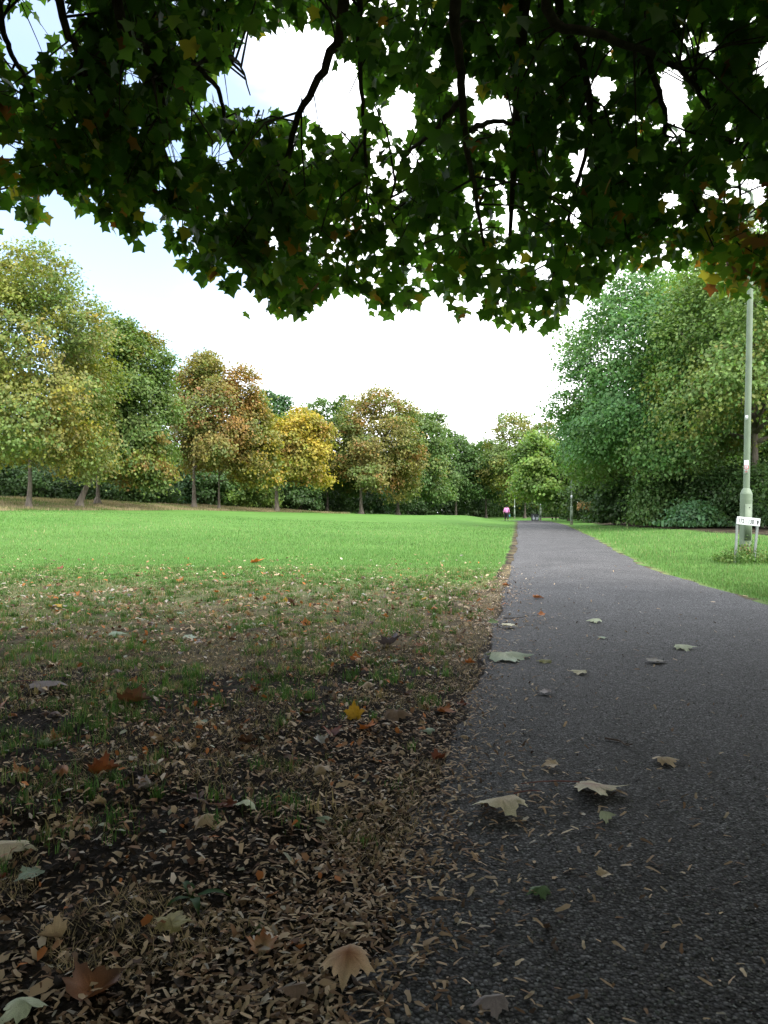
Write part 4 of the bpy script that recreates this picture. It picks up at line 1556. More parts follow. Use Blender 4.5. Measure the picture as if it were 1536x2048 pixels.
def fallen(px, py, width, yaw, curl, col, label, col2=None, fold=-0.12, sag=-0.1, stalk=0.0, bend=0.15, tilt=0.0, roll=0.0, lift=0.0, group=None, name='fallen_leaf', Y=None, seed=None, flip=False):
    """width in photo pixels -> leaf size; yaw = direction of the tip, degrees from +X"""
    Y = Y if Y else CAM_H * FPX / (py - 1024)
    X = (px - 768) / FPX * Y
    size = width / FPX * Y / 1.15
    z = float(surf(X, Y)) + lift
    root = empty(name, (X, Y, z), 0)
    sd = seed if seed is not None else int(px * 3 + py)
    me, zmin = fallen_mesh(curl, fold, sag, col, col2 or col, sd)
    a = R(yaw - 90)
    M = Matrix.Rotation(a, 4, 'Z') @ Matrix.Rotation(R(tilt), 4, 'X') @ Matrix.Rotation(R(roll), 4, 'Y')
    co = np.array([v.co[:] for v in me.vertices])
    co[:, 1] -= 0.35
    me.vertices.foreach_set('co', co.astype(np.float32).ravel())
    Rm = np.array(M.to_3x3())
    low = (co @ Rm.T)[:, 2].min() * size
    o = link('blade', me, None, root)
    o.matrix_local = Matrix.Translation((0, 0, -low * 0.8 + 0.004)) @ M @ Matrix.Scale(size, 4)
    if stalk:
        s = link('stalk', stalk_mesh(stalk, bend), None, root)
        s.matrix_local = Matrix.Translation((0, 0, -low * 0.8 + 0.006)) @ Matrix.Rotation(a, 4, 'Z') @ Matrix.Scale(size, 4) @ Matrix.Translation((0, -0.35, 0))
    tag(root, label, 'leaf', group)
    return root


H = [
    # px, py, width, yaw, curl, colour, label, extras
    (1192, 1597, 112, -12, -0.10, PALE, 'large pale leaf with pink base and very long red stalk on the near asphalt', dict(col2=PINKT, stalk=1.15, bend=0.35, fold=-0.1, sag=0.12, tilt=-2, roll=-10)),
    (1000, 1634, 116, 205, -0.16, PALE, 'large cream-green leaf with short stalk, left one of two big leaves on the asphalt', dict(col2=TAN, stalk=0.55, bend=-0.1, fold=-0.28, sag=-0.1, tilt=4, roll=10)),
    (1103, 1547, 42, 185, -0.2, TAN, 'small tan leaf on the asphalt just above the two big pale leaves', dict(fold=0.3)),
    (1330, 1541, 56, 10, -0.25, TAN, 'tan leaf lying alone on the right half of the near path', dict(fold=-0.25)),
    (1212, 1654, 34, -20, -0.3, PGREEN, 'narrow pale sliver of leaf just below the large long-stalked leaf', dict(fold=-0.9)),
    (1078, 1799, 52, 200, -0.5, (0.10, 0.17, 0.07), 'small fresh green leaf lying cupped on the dark near asphalt', dict(fold=-0.25)),
    (1210, 1772, 40, 30, -0.4, TAN, 'small pale folded leaf right of the fresh green leaf on the asphalt', dict(fold=0.6)),
    (695, 1962, 104, 262, -0.75, TAN, 'large tan leaf with drooping lobes at the path edge near the bottom', dict(col2=ORB, fold=-0.15, tilt=-10, lift=0.008)),
    (985, 2032, 76, 190, -0.4, LIL, 'greyish leaf at the very bottom edge on the asphalt', dict(fold=-0.3, lift=0.005)),
    (18, 1700, 100, 10, -0.25, PALE, 'large cream leaf at the left edge on dark soil', dict(col2=TAN, stalk=0.3, fold=-0.15)),
    (62, 1750, 60, 230, -0.1, MINT, 'dull green-grey leaf just below the large cream leaf at the left edge', dict(fold=0.2)),
    (45, 2034, 96, 150, -0.5, PGREEN, 'pale green leaf in the bottom left corner', dict(fold=-0.3)),
    (345, 1868, 76, 80, -0.3, (0.34, 0.30, 0.13), 'crumpled yellowish-cream leaf on the soil in the lower left', dict(fold=0.25, tilt=12)),
    (525, 1905, 62, 95, 0.5, ORB, 'orange-tan upturned leaf left of the large drooping tan leaf', dict(col2=TAN, fold=0.5, tilt=18)),
    (105, 1886, 62, 175, 0.1, TAN, 'narrow tan curled leaf on black soil near the lower left edge', dict(fold=0.9)),
    (590, 1995, 66, 190, -0.1, (0.22, 0.15, 0.11), 'flat brown leaf on litter left of the bottom of the path', dict(fold=-0.5)),
    (190, 2000, 130, 60, 0.3, BRN, 'big dark brown folded leaf above the bottom left corner', dict(col2=ORB, fold=0.5)),
    (708, 1440, 40, 92, 0.5, YEL, 'bright yellow leaf standing upright in a tuft at the path edge', dict(tilt=62, fold=0.15)),
    (735, 1468, 46, -30, 0.3, OR, 'burnt orange leaf directly under the upright yellow leaf', dict(fold=0.3, tilt=20)),
    (888, 1426, 46, -25, 0.2, ORB, 'orange-brown leaf on the dark edge of the path', dict(col2=OR, fold=0.35)),
    (926, 1415, 30, 10, 0.3, RED, 'small red-brown leaf right of the orange-brown one at the path edge', dict(fold=0.3)),
    (1012, 1321, 98, 5, -0.1, MINT, 'large grey-green leaf lying flat across the path edge', dict(fold=-0.2, col2=PGREEN)),
    (1090, 1331, 34, 170, -0.2, (0.22, 0.22, 0.07), 'small olive leaf right of the large grey-green leaf', dict(fold=-0.2)),
    (1366, 1308, 48, -10, -0.1, PGREEN, 'pale leaf on the right half of the path in mid distance', dict(fold=-0.3)),
    (1310, 1336, 44, -10, -0.1, (0.16, 0.145, 0.12), 'shrivelled grey-brown leaf on the path below the pale one', dict(fold=0.2)),
    (1160, 1356, 36, 160, -0.2, PALE, 'small cream leaf in the middle of the path', dict(fold=-0.2)),
    (1090, 1396, 34, 170, -0.1, LIL, 'small silvery leaf on the left half of the path', dict(fold=0.2)),
    (1018, 1259, 36, 0, -0.1, PALE, 'pale leaf on the path near the littered edge, beyond the grey-green leaf', dict(fold=0.2)),
    (1083, 1235, 16, 90, 0.2, OR, 'tiny orange leaf on the path in mid distance', dict(tilt=30)),
    (1190, 1252, 32, 180, -0.3, PGREEN, 'pale green leaf right of the tiny orange leaf on the path', dict(fold=-0.3)),
    (1204, 1285, 22, 0, -0.2, MINT, 'small minty leaf below the pale green leaf on the path', dict()),
    (986, 1248, 22, 100, 0.2, DGR, 'small bright green leaf at the littered path edge', dict(tilt=25)),
    (783, 1298, 50, -35, 0.4, (0.10, 0.085, 0.10), 'curled slate-grey leaf among the grass and litter', dict(fold=0.6, tilt=25)),
    (710, 1327, 24, 80, 0.3, OR, 'orange leaf tilted up in the grass left of the slate-grey leaf', dict(tilt=40)),
    (655, 1283, 20, 60, 0.3, (0.45, 0.22, 0.03), 'amber leaf in the patchy grass', dict(tilt=40)),
    (612, 1252, 22, 110, 0.3, OR, 'orange leaf standing in the grass above the amber leaf', dict(tilt=45)),
    (207, 1552, 62, 5, 0.5, RED, 'long rust-red curled leaf on dark soil at the left', dict(fold=0.9, col2=OR, tilt=10)),
    (492, 1628, 52, 250, -0.5, PGREEN, 'pale green leaf hanging over a brown one in the litter', dict(fold=-0.3, tilt=20)),
    (455, 1628, 44, 170, 0.3, RED, 'reddish leaf beside the pale green one in the litter', dict(fold=0.3)),
    (645, 1648, 38, 20, -0.4, MINT, 'small grey-mint leaf on the seed litter near the path', dict(fold=-0.2)),
    (641, 1487, 32, 120, 0.4, (0.45, 0.45, 0.45), 'small whitish curled leaf in the litter', dict(fold=0.5, tilt=20)),
    (400, 1453, 34, 170, -0.1, MINT, 'mint-coloured leaf lying on dark litter', dict(fold=0.1)),
    (265, 1412, 70, -5, 0.4, BRN, 'dark brown crumpled leaf on the soil at the left', dict(col2=ORB, fold=0.6)),
    (92, 1383, 74, 10, -0.15, LIL, 'long lilac-grey leaf on dark soil near the left edge', dict(stalk=0.7, fold=-0.3)),
    (235, 1273, 38, -10, -0.2, MINT, 'mint-grey leaf lying on the patchy grass at the left', dict(fold=-0.3)),
    (381, 1276, 40, 10, -0.2, MINT, 'second mint-grey leaf, right of the first on the patchy grass', dict(fold=0.2)),
    (224, 1237, 22, 90, 0.2, DGR, 'green leaf upright in the grass at the left', dict(tilt=35)),
    (112, 1219, 30, -15, -0.1, YEL, 'long yellow leaf on the grass at the left', dict(fold=0.4)),
    (457, 1203, 28, 20, 0.2, YEL, 'yellow leaf on the grass left of the middle', dict(tilt=10)),
    (570, 1206, 18, 80, 0.3, YEL, 'yellow leaf beside a dark curled one in the grass', dict(tilt=45)),
    (584, 1213, 24, 20, 0.6, BRN, 'dark curled leaf beside a yellow one in the grass', dict(tilt=30, fold=0.6)),
    (360, 1166, 20, 60, 0.3, OR, 'orange leaf at the edge of the green lawn, left', dict(tilt=25)),
    (120, 1141, 18, 60, 0.4, RED, 'red-brown leaf on the lawn near the left edge', dict(tilt=25)),
    (513, 1128, 30, 10, 0.3, OR, 'bright orange leaf on the green lawn', dict(tilt=12, fold=0.3)),
    (852, 1198, 26, 0, -0.1, YEL, 'golden leaf on the grass not far from the path', dict(fold=0.3)),
    (855, 1468, 34, 200, -0.3, MINT, 'mint leaf at the edge of the grass tuft beside the path', dict(fold=-0.2)),
    (1075, 1201, 24, 0, 0.1, ORB, 'thin brown leaf on the far part of the littered path', dict(fold=0.5)),
    (1012, 1173, 18, 0, 0.3, ORB, 'brown leaf on the path edge beyond the litter', dict(fold=0.4)),
    (940, 1327, 26, 0, 0.3, OR, 'orange-red leaf at the path edge left of the grey-green leaf', dict(fold=0.4)),
    (795, 1442, 62, -20, -0.4, (0.22, 0.15, 0.10), 'brown arched leaf right of the upright yellow leaf', dict(fold=-0.4)),
]
for k, (px, py, w, yaw, curl, col, lab, ex) in enumerate(H):
    fallen(px, py, w, yaw, curl, col, lab, **ex)


def generic_leaves():
    r = np.random.default_rng(99)
    kinds = [(BRN, 0.30), (RED, 0.07), (ORB, 0.11), ((0.40, 0.30, 0.18), 0.3), (LIL, 0.12), (MINT, 0.06), (OR, 0.06)]
    names = ['dark brown', 'rust-red', 'orange-brown', 'tan', 'grey', 'mint-grey', 'orange']
    cum = np.cumsum([k[1] for k in kinds])
    meshes = {}
    done = 0
    tries = 0
    while done < 225 and tries < 6000:
        tries += 1
        Y = 1.5 * (15 / 1.5) ** (r.random() ** 0.62)
        X = r.uniform(-0.52, 0.44) * Y
        e = X - float(XL(Y))
        if e > 0.1 and (Y < 6 or r.random() > 0.06):
            continue
        if X > XR(Y) - 0.2:
            continue
        if Y > 10 and r.random() > 0.32:
            continue
        ki = int(np.searchsorted(cum, r.random() * cum[-1]))
        v = int(r.integers(0, 3))
        if (ki, v) not in meshes:
            me, zm = fallen_mesh([-0.5, 0.45, 0.15][v], [-0.3, 0.5, 0.8][v], [-0.2, 0.1, 0.2][v], np.array(kinds[ki][0]) * (0.85 + 0.15 * v), kinds[ki][0], 500 + ki * 3 + v, 0.09)
            co = np.array([q.co[:] for q in me.vertices])
            co[:, 1] -= 0.35
            co[:, 2] -= co[:, 2].min()
            me.vertices.foreach_set('co', co.astype(np.float32).ravel())
            meshes[(ki, v)] = me
        me = meshes[(ki, v)]
        size = r.uniform(0.026, 0.062)
        o = bpy.data.objects.new('fallen_leaf', me)
        COL.objects.link(o)
        zone = 'asphalt path' if e > 0 else ('mown lawn' if Y > 9.5 else ('patchy grass' if Y > 4.5 else 'dark soil'))
        o.matrix_world = Matrix.Translation((X, Y, float(surf(X, Y)) + 0.004 + (0.012 if Y > 6 and e < 0 else 0))) @ Matrix.Rotation(r.uniform(0, 6.28), 4, 'Z') @ Matrix.Rotation(r.normal(0, 0.13), 4, 'X') @ Matrix.Rotation(r.normal(0, 0.13), 4, 'Y') @ Matrix.Scale(size, 4)
        tag(o, 'small %s fallen leaf among many scattered on the %s' % (names[ki], zone), 'leaf', '%s fallen leaves on the %s' % (names[ki], zone))
        done += 1


generic_leaves()

# twigs lying about
TW = [(735, 1990, 100, -50, 'short dark twig at the bottom beside the large drooping tan leaf'), (440, 1875, 70, 95, 'stubby grey twig standing out of the soil in the lower middle'),
      (540, 1985, 160, 35, 'thin twig across the seed litter near the bottom'), (160, 1535, 150, 15, 'long grey twig on black soil at the left'), (655, 1610, 60, 80, 'upright twig above the small grey-mint leaf'),
      (760, 1525, 50, 20, 'thick short stick at the path edge by the grass tuft'), (830, 1700, 60, 2, 'dark flat stick on the littered asphalt edge'), (1240, 1500, 70, -60, 'fine curved twig on the asphalt above the two big leaves'),
      (1030, 1240, 45, -4, 'thin twig on the path near the far littered edge'), (300, 1610, 160, 5, 'straight thin twig among dark litter in the left half'), (205, 1900, 90, 70, 'curved brown twig near the narrow tan leaf')]
for px, py, w, yaw, lab in TW:
    Y = CAM_H * FPX / (py - 1024)
    X = (px - 768) / FPX * Y
    L_ = w / FPX * Y
    d = np.array([math.cos(R(yaw)), math.sin(R(yaw)), 0])
    ts = np.linspace(-0.5, 0.5, 7)
    P = np.array([np.array([X, Y, 0]) + d * L_ * t + np.array([-d[1], d[0], 0]) * L_ * 0.08 * math.sin(t * 7 + px) for t in ts])
    P[:, 2] = surf(P[:, 0], P[:, 1]) + 0.006
    P[-1, 2] += 0.01
    c = np.array([X, Y, float(surf(X, Y))])
    tbs = [tube(P - c, np.linspace(0.004, 0.0022, 7), 6)]
    q = P[4] - c
    tbs.append(tube(np.array([q, q + d * L_ * 0.10 + np.array([-d[1], d[0], 0.15]) * L_ * 0.10]), [0.002, 0.0012], 5))
    o = link('twig', tubes_mesh('twig', tbs), M_TWIG, None, c.tolist())
    tag(o, lab, 'twig')

# ------------------------------------------------------------------ weeds


def rosette(px, py, label, n, length, col, rise=0.3, name='weed', wid=0.22):
    Y = CAM_H * FPX / (py - 1024)
    X = (px - 768) / FPX * Y
    root = empty(name, (X, Y, float(surf(X, Y))))
    tag(root, label, 'weed')
    r = np.random.default_rng(int(px + py))
    m = 9
    for i in range(n):
        t = np.linspace(0, 1, m)
        w = wid * np.sin(np.pi * (0.08 + 0.92 * t) ** 0.85) * (1 + 0.18 * np.sin(t * 20)) + 0.012
        w[-1] = 0.002
        zc = rise * np.sin(t * 2.0) - 0.25 * t * t
        V = []
        for j in range(m):
            V += [(-w[j] / 2, t[j], zc[j] + 0.05 * w[j]), (0, t[j], zc[j] - 0.02), (w[j] / 2, t[j], zc[j] + 0.05 * w[j])]
        F = []
        for j in range(m - 1):
            for q in range(2):
                a = j * 3 + q
                F.append((a, a + 1, a + 4, a + 3))
        C = np.repeat(np.array([col]) * r.uniform(0.8, 1.2), len(V), 0)
        o = link('leaf', np_mesh('leaf', V, F, C, True), M_GRASS, root)
        o.matrix_local = Matrix.Rotation(i * 2.4 + r.uniform(-0.4, 0.4), 4, 'Z') @ Matrix.Scale(length * r.uniform(0.7, 1.15), 4)


rosette(385, 1808, 'dark green broad-leaved weed on the littered soil in the lower left', 5, 0.075, (0.035, 0.085, 0.02))
rosette(520, 1868, 'low weed with small leaves right of the crumpled cream leaf', 6, 0.04, (0.07, 0.10, 0.03), 0.2)


def weed_clump(X, Y, label, n, hgt, rad, cols, name='weed_clump', leafy=0.5, seed=1):
    r = np.random.default_rng(seed)
    z = float(gz(X, Y))
    root = empty(name, (X, Y, z))
    tag(root, label, 'weeds')
    a, q = r.uniform(0, 6.28, n), rad * np.sqrt(r.random(n))
    bx_, by_ = q * np.cos(a), q * np.sin(a)
    hh = hgt * r.uniform(0.35, 1.0, n) * (1.2 - 0.9 * q / rad)
    c = np.array(cols)[r.integers(0, len(cols), n)] * r.uniform(0.7, 1.3, (n, 1))
    parts = [blades(bx_, by_, np.zeros(n) - 0.01, hh, r.uniform(0.008, 0.018, n), c, r.uniform(0.1, 0.9, n), BL_V, BL_F, r)]
    m = int(n * leafy * 3)
    i = r.integers(0, n, m)
    P = np.stack([bx_[i] + r.normal(0, 0.03, m), by_[i] + r.normal(0, 0.03, m), hh[i] * r.uniform(0.2, 1.0, m)], -1)
    B = frames(unit(r.normal(size=(m, 3)) + [0, 0, -0.2]), unit(r.normal(size=(m, 3)) * 0.5 + [0, 0, 1]))
    V2, F2, C2 = batch(RHOMB_V, RHOMB_F, P, B, r.uniform(0.018, 0.05, m), c[i] * r.uniform(0.8, 1.2, (m, 1)))
    V1, F1, C1 = parts[0]
    o = link('leaves', np_mesh('leaves', *join([(V1, F1, C1), (V2, F2, C2)])), M_GRASS, root)
    tag(o, kind='stuff')


# ------------------------------------------------------------------ lamp posts
def lamp_post(px, Y, label, height=6.2, full=True, lean=0.0, sides=28):
    X = (px - 768) / FPX * Y
    z = float(gz(X, Y))
    root = empty('lamp_post', (X, Y, z))
    root.rotation_euler = (0, R(lean), 0)
    tag(root, label, 'lamp post', 'lamp posts along the path')
    b, s = 0.098, 0.052
    V, F = lathe([(b * 0.93, -0.3), (b * 0.93, 0.26)], sides)
    link('foot', py_mesh('foot', V, F, True), M_LAMPLOW, root)
    V, F = lathe([(b * 0.90, 0.262), (b, 0.262), (b, 0.80), (b, 1.045), (b * 1.012, 1.050), (b * 1.012, 1.060), (b * 0.995, 1.065), (b * 0.995, 1.15), (b * 0.93, 1.175), (s * 1.25, 1.235), (s * 1.05, 1.245), (s, 1.25)], sides)
    link('base_section', py_mesh('base_section', V, F), M_LAMP, root)
    V, F = lathe([(s, 1.24), (s * 0.98, 3.2), (s * 0.80, height)], sides)
    link('shaft', py_mesh('shaft', V, F, True), M_LAMP, root)
    # access door on the base
    V, F = [], []
    n = 8
    for j in range(n + 1):
        a = R(-125 + 70 * j / n)
        for zz in (0.36, 0.98):
            V.append(((b + 0.004) * math.cos(a), (b + 0.004) * math.sin(a), zz))
    for j in range(n):
        F.append((2 * j, 2 * j + 2, 2 * j + 3, 2 * j + 1))
    d = link('door', py_mesh('door', V, F, True), M_LAMP, root)
    m = d.modifiers.new('thick', 'SOLIDIFY')
    m.thickness = 0.004
    m.offset = 1
    V, F = lathe([(0.0, 0.0), (0.008, 0.0), (0.008, 0.006), (0, 0.006)], 10)
    k = link('lock', py_mesh('lock', V, F), M_BLACK, d)
    k.location = (0.012, -(b + 0.006), 0.92)
    k.rotation_euler = (R(90), 0, 0)
    # lantern on a short arm over the path
    P = catmull([(0, 0, height - 0.02), (-0.02, 0, height + 0.12), (-0.22, 0, height + 0.22), (-0.42, 0, height + 0.24)], 5)
    link('arm', tubes_mesh('arm', [tube(P, 0.03, 10)]), M_LAMP, root)
    prof = [(-0.36, 0.045), (-0.48, 0.075), (-0.70, 0.085), (-0.86, 0.05)]
    V, F = [], []
    for x, w in prof:
        for q in range(10):
            a = math.pi * q / 9
            V.append((x, w * math.cos(a), height + 0.225 + w * 0.9 * math.sin(a)))
    for i in range(len(prof) - 1):
        for q in range(9):
            F.append((i * 10 + q, i * 10 + q + 1, (i + 1) * 10 + q + 1, (i + 1) * 10 + q))
    h = link('lantern', py_mesh('lantern', V, F, True), M_LAMP, root)
    V, F = [], []
    for x, w in prof:
        for q in range(10):
            a = -math.pi * q / 9
            V.append((x, w * 0.93 * math.cos(a), height + 0.222 + w * 0.75 * math.sin(a)))
    for i in range(len(prof) - 1):
        for q in range(9):
            F.append((i * 10 + q, (i + 1) * 10 + q, (i + 1) * 10 + q + 1, i * 10 + q + 1))
    link('bowl', py_mesh('bowl', V, F, True), M_GLASS, h)
    return root


def wrap_patch(name, r_, z0, z1, a0, a1, mat, parent, n=8):
    V, F = [], []
    for j in range(n + 1):
        a = R(a0 + (a1 - a0) * j / n)
        V += [(r_ * math.cos(a), r_ * math.sin(a), z0), (r_ * math.cos(a), r_ * math.sin(a), z1)]
    for j in range(n):
        F.append((2 * j, 2 * j + 2, 2 * j + 3, 2 * j + 1))
    o = link(name, py_mesh(name, V, F, True), mat, parent)
    m = o.modifiers.new('thick', 'SOLIDIFY')
    m.thickness = 0.0012
    m.offset = 1
    return o


lp1 = lamp_post(1490, 13.3, 'nearest green lamp post with a white sticker, standing behind the 172 - 138 sign', lean=1.1)
st_ = wrap_patch('sticker', 0.0535, 1.50, 1.73, -165, -90, M_WHITE, lp1)
# red ring and lines printed on the sticker
V, F = [], []
for j in range(24):
    a = 2 * math.pi * j / 24
    for rr in (0.030, 0.040):
        th = R(-125) + rr * math.cos(a) / 0.0535
        V.append((0.0556 * math.cos(th), 0.0556 * math.sin(th), 1.61 + rr * math.sin(a)))
for j in range(24):
    k = (j + 1) % 24
    F.append((2 * j, 2 * k, 2 * k + 1, 2 * j + 1))
link('ring', py_mesh('ring', V, F), M_RED, st_)
V, F = [], []
for zz, hw in ((1.525, 20), (1.54, 16), (1.62, 9), (1.60, 9), (1.705, 12)):
    o = len(V)
    for j in range(5):
        a = R(-125 - hw + 2 * hw * j / 4)
        V += [(0.0556 * math.cos(a), 0.0556 * math.sin(a), zz), (0.0556 * math.cos(a), 0.0556 * math.sin(a), zz + 0.007)]
    for j in range(4):
        F.append((o + 2 * j, o + 2 * j + 2, o + 2 * j + 3, o + 2 * j + 1))
link('print', py_mesh('print', V, F), M_RED, st_)
wrap_patch('sticker', 0.053, 2.42, 2.50, -160, -110, M_WHITE, lp1)
lp2 = lamp_post(1143, 51, 'second lamp post, slim and sage green, on the verge before the shrubs', height=6.2)
wrap_patch('sticker', 0.0545, 1.72, 1.95, -175, -5, M_WHITE, lp2)
lp3 = lamp_post(1081, 76, 'third lamp post, beside the white-daubed cabinet', height=6.2)
wrap_patch('sticker', 0.0545, 1.5, 1.7, -175, -5, M_WHITE, lp3)
lp4 = lamp_post(1029, 104, 'farthest lamp post, at the bend of the path right of the walker', height=3.2)
wrap_patch('sticker', 0.0545, 1.5, 1.75, -175, -5, M_WHITE, lp4)

# ------------------------------------------------------------------ number sign
def number_sign():
    Y = 12.6
    xL = (1474 - 768) / FPX * Y
    xR = (1519 - 768) / FPX * Y
    zt = CAM_H + (1024 - 1035) / FPX * Y
    w = xR - xL
    X0 = (xL + xR) / 2
    zg = float(gz(X0, Y))
    root = empty('house_number_sign', (X0, Y, zg))
    tag(root, 'small white house number sign reading 172 - 138 on two leaning grey posts', 'sign')
    top = zt - zg
    hgt = 0.128
    V, F = box(-w / 2, w / 2, -0.006, 0.006, -hgt, 0)
    plate = bevel(link('plate', py_mesh('plate', V, F), M_WHITE, root), 0.004)
    plate.location = (0, -0.02, top)
    plate.rotation_euler = (0, R(6.0), R(-6))
    for nm, body, x, sz in (('number_text', '172 - 138', -w / 2 + 0.025, 0.075),):
        cu = bpy.data.curves.new(nm, 'FONT')
        cu.body = body
        cu.size = 0.096
        cu.extrude = 0.0006
        cu.align_x = 'LEFT'
        cu.align_y = 'CENTER'
        cu.space_character = 1.08
        cu.offset = 0.0010
        tmp = bpy.data.objects.new(nm, cu)
        COL.objects.link(tmp)
        bpy.context.view_layer.update()
        me = bpy.data.meshes.new_from_object(tmp.evaluated_get(bpy.context.evaluated_depsgraph_get()))
        bpy.data.objects.remove(tmp)
        t = link('number_text', me, None, plate)
        me.materials.clear()
        me.materials.append(M_BLACK)
        t.rotation_euler = (R(90), 0, 0)
        t.location = (x, -0.0072, -hgt / 2 - 0.004)
        t.scale = (0.60, 1, 1)
    # arrow pointing up
    c = w / 2 - 0.038
    V = [(c, -0.0075, -0.028), (c + 0.021, -0.0075, -0.062), (c + 0.009, -0.0075, -0.062), (c + 0.009, -0.0075, -0.098), (c - 0.009, -0.0075, -0.098), (c - 0.009, -0.0075, -0.062), (c - 0.021, -0.0075, -0.062)]
    link('arrow', py_mesh('arrow', V, [(0, 1, 2, 3, 4, 5, 6)]), M_BLACK, plate)
    for sx, bx_ in ((-w / 2 + 0.015, (1467 - 1474) / FPX * Y - w / 2 + 0.02), (w / 2 - 0.018, (1507 - 1519) / FPX * Y + w / 2 - 0.01)):
        zt_ = top - 0.012 - (sx + w / 2) * math.tan(R(6))
        a = np.array([bx_, 0.015, -0.25])
        b = np.array([sx, 0.015, zt_])
        d = b - a
        V = []
        for p in (a, b):
            for ox, oy in ((-0.019, -0.012), (0.019, -0.012), (0.019, 0.012), (-0.019, 0.012)):
                V.append((p[0] + ox, p[1] + oy, p[2]))
        F = [(0, 3, 2, 1), (4, 5, 6, 7), (0, 1, 5, 4), (1, 2, 6, 5), (2, 3, 7, 6), (3, 0, 4, 7)]
        bevel(link('post', py_mesh('post', V, F), M_POST, root), 0.003)


number_sign()
weed_clump(5.98, 12.75, 'green weeds growing round the foot of the nearest lamp post', 460, 0.40, 0.55, [(0.06, 0.13, 0.03), (0.09, 0.17, 0.04), (0.12, 0.17, 0.05)], leafy=1.0, seed=3)
weed_clump(6.16, 13.05, 'dry brown dead weed leaning on the nearest lamp post', 40, 0.45, 0.15, [(0.25, 0.15, 0.08), (0.20, 0.13, 0.07), (0.28, 0.22, 0.10)], leafy=1.4, seed=4)
weed_clump(6.6, 12.5, 'leafy weeds right of the number sign at the frame edge', 200, 0.36, 0.4, [(0.05, 0.12, 0.03), (0.08, 0.15, 0.04)], leafy=1.0, seed=5)

# ------------------------------------------------------------------ cabinet by the far bend
def cabinet():
    Y = 84
    X = (1070 - 768) / FPX * Y
    z = float(gz(X, Y))
    root = empty('utility_cabinet', (X, Y, z))
    tag(root, 'dark roadside cabinet daubed with pale paint, left of the third lamp post', 'cabinet')
    root.scale = (0.9, 1, 0.8)
    V, F = box(-0.42, 0.42, -0.2, 0.2, -0.1, 0.9)
    bevel(link('body', py_mesh('body', V, F), M_CAB, root), 0.01)
    V, F = box(-0.45, 0.45, -0.23, 0.23, 0.902, 0.95)
    bevel(link('lid', py_mesh('lid', V, F), M_CAB, root), 0.01)
    for x0, x1 in ((-0.40, -0.01), (0.01, 0.40)):
        V, F = box(x0, x1, -0.212, -0.202, 0.05, 0.86)
        d = bevel(link('door', py_mesh('door', V, F), M_CAB, root), 0.004)
        # strokes of paint
        V, F = [], []
        for k in range(4):
            xa = x0 + 0.07 + k * 0.075 + rng.uniform(-0.01, 0.01)
            zb_, zt_ = 0.12 + rng.uniform(0, 0.15), 0.78 - rng.uniform(0, 0.25)
            dx = rng.uniform(-0.05, 0.05)
            o = len(V)
            V += [(xa, -0.2135, zb_), (xa + 0.045, -0.2135, zb_), (xa + 0.045 + dx, -0.2135, zt_), (xa + dx, -0.2135, zt_)]
            F.append((o, o + 1, o + 2, o + 3))
        link('paint_daub', py_mesh('paint_daub', V, F), M_PAINT, d)


cabinet()

# ------------------------------------------------------------------ walker
def skin_body(name, verts, edges, radii, mat, parent, root=0, sub=1):
    me = bpy.data.meshes.new(name)
    me.from_pydata([tuple(v) for v in verts], edges, [])
    o = link(name, me, mat, parent)
    m = o.modifiers.new('skin', 'SKIN')
    m.use_smooth_shade = True
    if not me.skin_vertices:
        return o
    for i, r_ in enumerate(radii):
        rr = r_ if isinstance(r_, tuple) else (r_, r_)
        me.skin_vertices[0].data[i].radius = rr
        me.skin_vertices[0].data[i].use_root = (i == root)
    s = o.modifiers.new('smooth', 'SUBSURF')
    s.levels = sub
    s.render_levels = sub
    return o


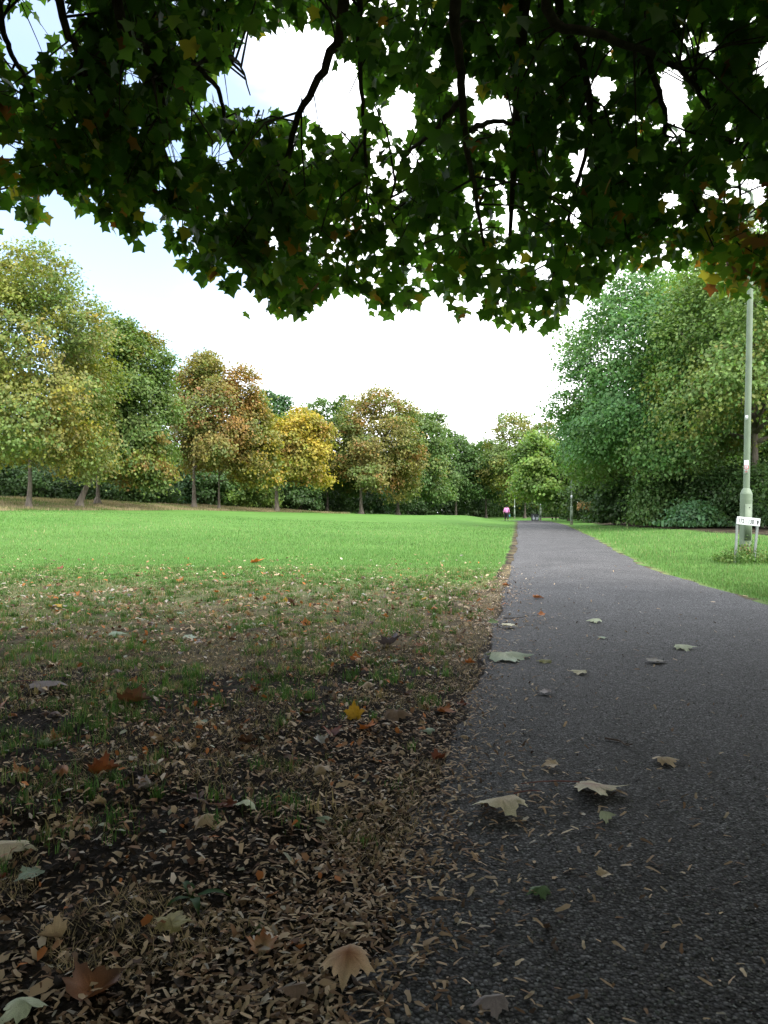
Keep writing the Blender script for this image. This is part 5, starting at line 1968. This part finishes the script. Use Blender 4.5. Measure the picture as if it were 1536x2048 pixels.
def walker():
    Y = 86.0
    X = (1013 - 768) / FPX * Y
    z = float(pathz(X, Y))
    root = empty('person', (X, Y, z), R(8))
    tag(root, 'person with dark hair walking away in a pink top and dark trousers', 'person')
    # faces +Y (away); left leg forward
    v = [(0, 0, 0.92), (0, 0, 1.10), (0, 0.01, 1.28), (0, 0.0, 1.40), (0, 0.01, 1.49), (0, 0.03, 1.56), (0, 0.02, 1.66),
         (-0.10, 0, 0.88), (-0.10, 0.13, 0.50), (-0.10, 0.16, 0.09), (-0.10, 0.30, 0.04),
         (0.10, 0, 0.88), (0.10, -0.04, 0.48), (0.10, -0.26, 0.13), (0.10, -0.16, 0.04),
         (-0.19, 0, 1.38), (-0.27, -0.03, 1.12), (-0.31, 0.06, 0.88), (-0.31, 0.09, 0.80),
         (0.19, 0, 1.38), (0.28, 0.02, 1.12), (0.33, 0.10, 0.88), (0.33, 0.13, 0.80)]
    e = [(0, 1), (1, 2), (2, 3), (3, 4), (4, 5), (5, 6), (0, 7), (7, 8), (8, 9), (9, 10), (0, 11), (11, 12), (12, 13), (13, 14),
         (3, 15), (15, 16), (16, 17), (17, 18), (3, 19), (19, 20), (20, 21), (21, 22)]
    rd = [0.13, 0.12, 0.14, 0.10, 0.055, 0.085, 0.07, 0.09, 0.06, 0.042, 0.035, 0.09, 0.06, 0.042, 0.035,
          0.06, 0.045, 0.034, 0.035, 0.06, 0.045, 0.034, 0.035]
    for side, h in ((-1, 18), (1, 22)):                      # four fingers and a thumb on each hand
        hx, hy, hz = v[h]
        for k in range(4):
            a = len(v)
            v += [(hx, hy + (k - 1.5) * 0.018, hz - 0.05), (hx - side * 0.012, hy + (k - 1.5) * 0.018 + 0.008, hz - 0.085 - 0.012 * (1 - abs(k - 1.5) / 1.5))]
            e += [(h, a), (a, a + 1)]
            rd += [0.009, 0.008]
        a = len(v)
        v += [(hx - side * 0.02, hy + 0.04, hz - 0.015), (hx - side * 0.025, hy + 0.06, hz - 0.05)]
        e += [(h, a), (a, a + 1)]
        rd += [0.010, 0.009]
    skin_body('body', v, e, rd, M_SKIN, root)
    # head front: face, nose and ears belong to the body mesh's head; hair covers the back
    skin_body('hair', [(0, -0.015, 1.50), (0, -0.025, 1.58), (0, -0.005, 1.68)], [(0, 1), (1, 2)], [0.075, 0.102, 0.085], M_HAIR, root, 1)
    skin_body('top', [(0, 0, 0.86), (0, 0, 1.02), (0, 0.0, 1.22), (0, 0, 1.38), (-0.19, 0, 1.38), (-0.275, -0.03, 1.12), (-0.315, 0.06, 0.88), (0.19, 0, 1.38), (0.285, 0.02, 1.12), (0.335, 0.10, 0.89)],
              [(0, 1), (1, 2), (2, 3), (3, 4), (4, 5), (5, 6), (3, 7), (7, 8), (8, 9)],
              [(0.23, 0.17), (0.21, 0.16), (0.20, 0.16), (0.15, 0.13), 0.095, 0.075, 0.062, 0.095, 0.075, 0.062], M_PINK, root)
    skin_body('trousers', [(0, 0, 0.92), (-0.10, 0, 0.84), (-0.10, 0.13, 0.50), (-0.10, 0.16, 0.12), (0.10, 0, 0.84), (0.10, -0.04, 0.48), (0.10, -0.25, 0.15)],
              [(0, 1), (1, 2), (2, 3), (0, 4), (4, 5), (5, 6)], [0.16, 0.125, 0.09, 0.075, 0.125, 0.09, 0.075], M_TROUS, root)
    skin_body('shoe', [(-0.10, 0.12, 0.05), (-0.10, 0.24, 0.045), (-0.10, 0.34, 0.035)], [(0, 1), (1, 2)], [0.05, 0.048, 0.036], M_BLACK, root)
    skin_body('shoe', [(0.10, -0.28, 0.13), (0.10, -0.20, 0.06), (0.10, -0.12, 0.04)], [(0, 1), (1, 2)], [0.048, 0.048, 0.036], M_BLACK, root)
    # bag in the right hand
    bag = empty('shopping_bag', (X + 0.36, Y + 0.17, z + 0.42), R(8))
    tag(bag, 'teal bag hanging from the right hand of the walking person', 'bag')
    V = [(-0.05, -0.12, 0), (0.05, -0.12, 0), (0.06, 0.12, 0), (-0.06, 0.12, 0), (-0.035, -0.15, 0.17), (0.045, -0.15, 0.17), (0.045, 0.15, 0.17), (-0.035, 0.15, 0.17), (-0.012, -0.13, 0.29), (0.012, -0.13, 0.29), (0.012, 0.13, 0.29), (-0.012, 0.13, 0.29)]
    F = [(0, 3, 2, 1)]
    for k in (0, 4):
        F += [(k + j, k + (j + 1) % 4, k + 4 + (j + 1) % 4, k + 4 + j) for j in range(4)]
    F.append((8, 9, 10, 11))
    bevel(link('sack', py_mesh('sack', V, F), M_TEAL, bag), 0.012)
    P = catmull([(0, -0.08, 0.28), (0, -0.05, 0.34), (0, 0, 0.365), (0, 0.05, 0.34), (0, 0.08, 0.28)], 5)
    link('handle', tubes_mesh('handle', [tube(P, 0.008, 6)]), M_TEAL, bag)


walker()
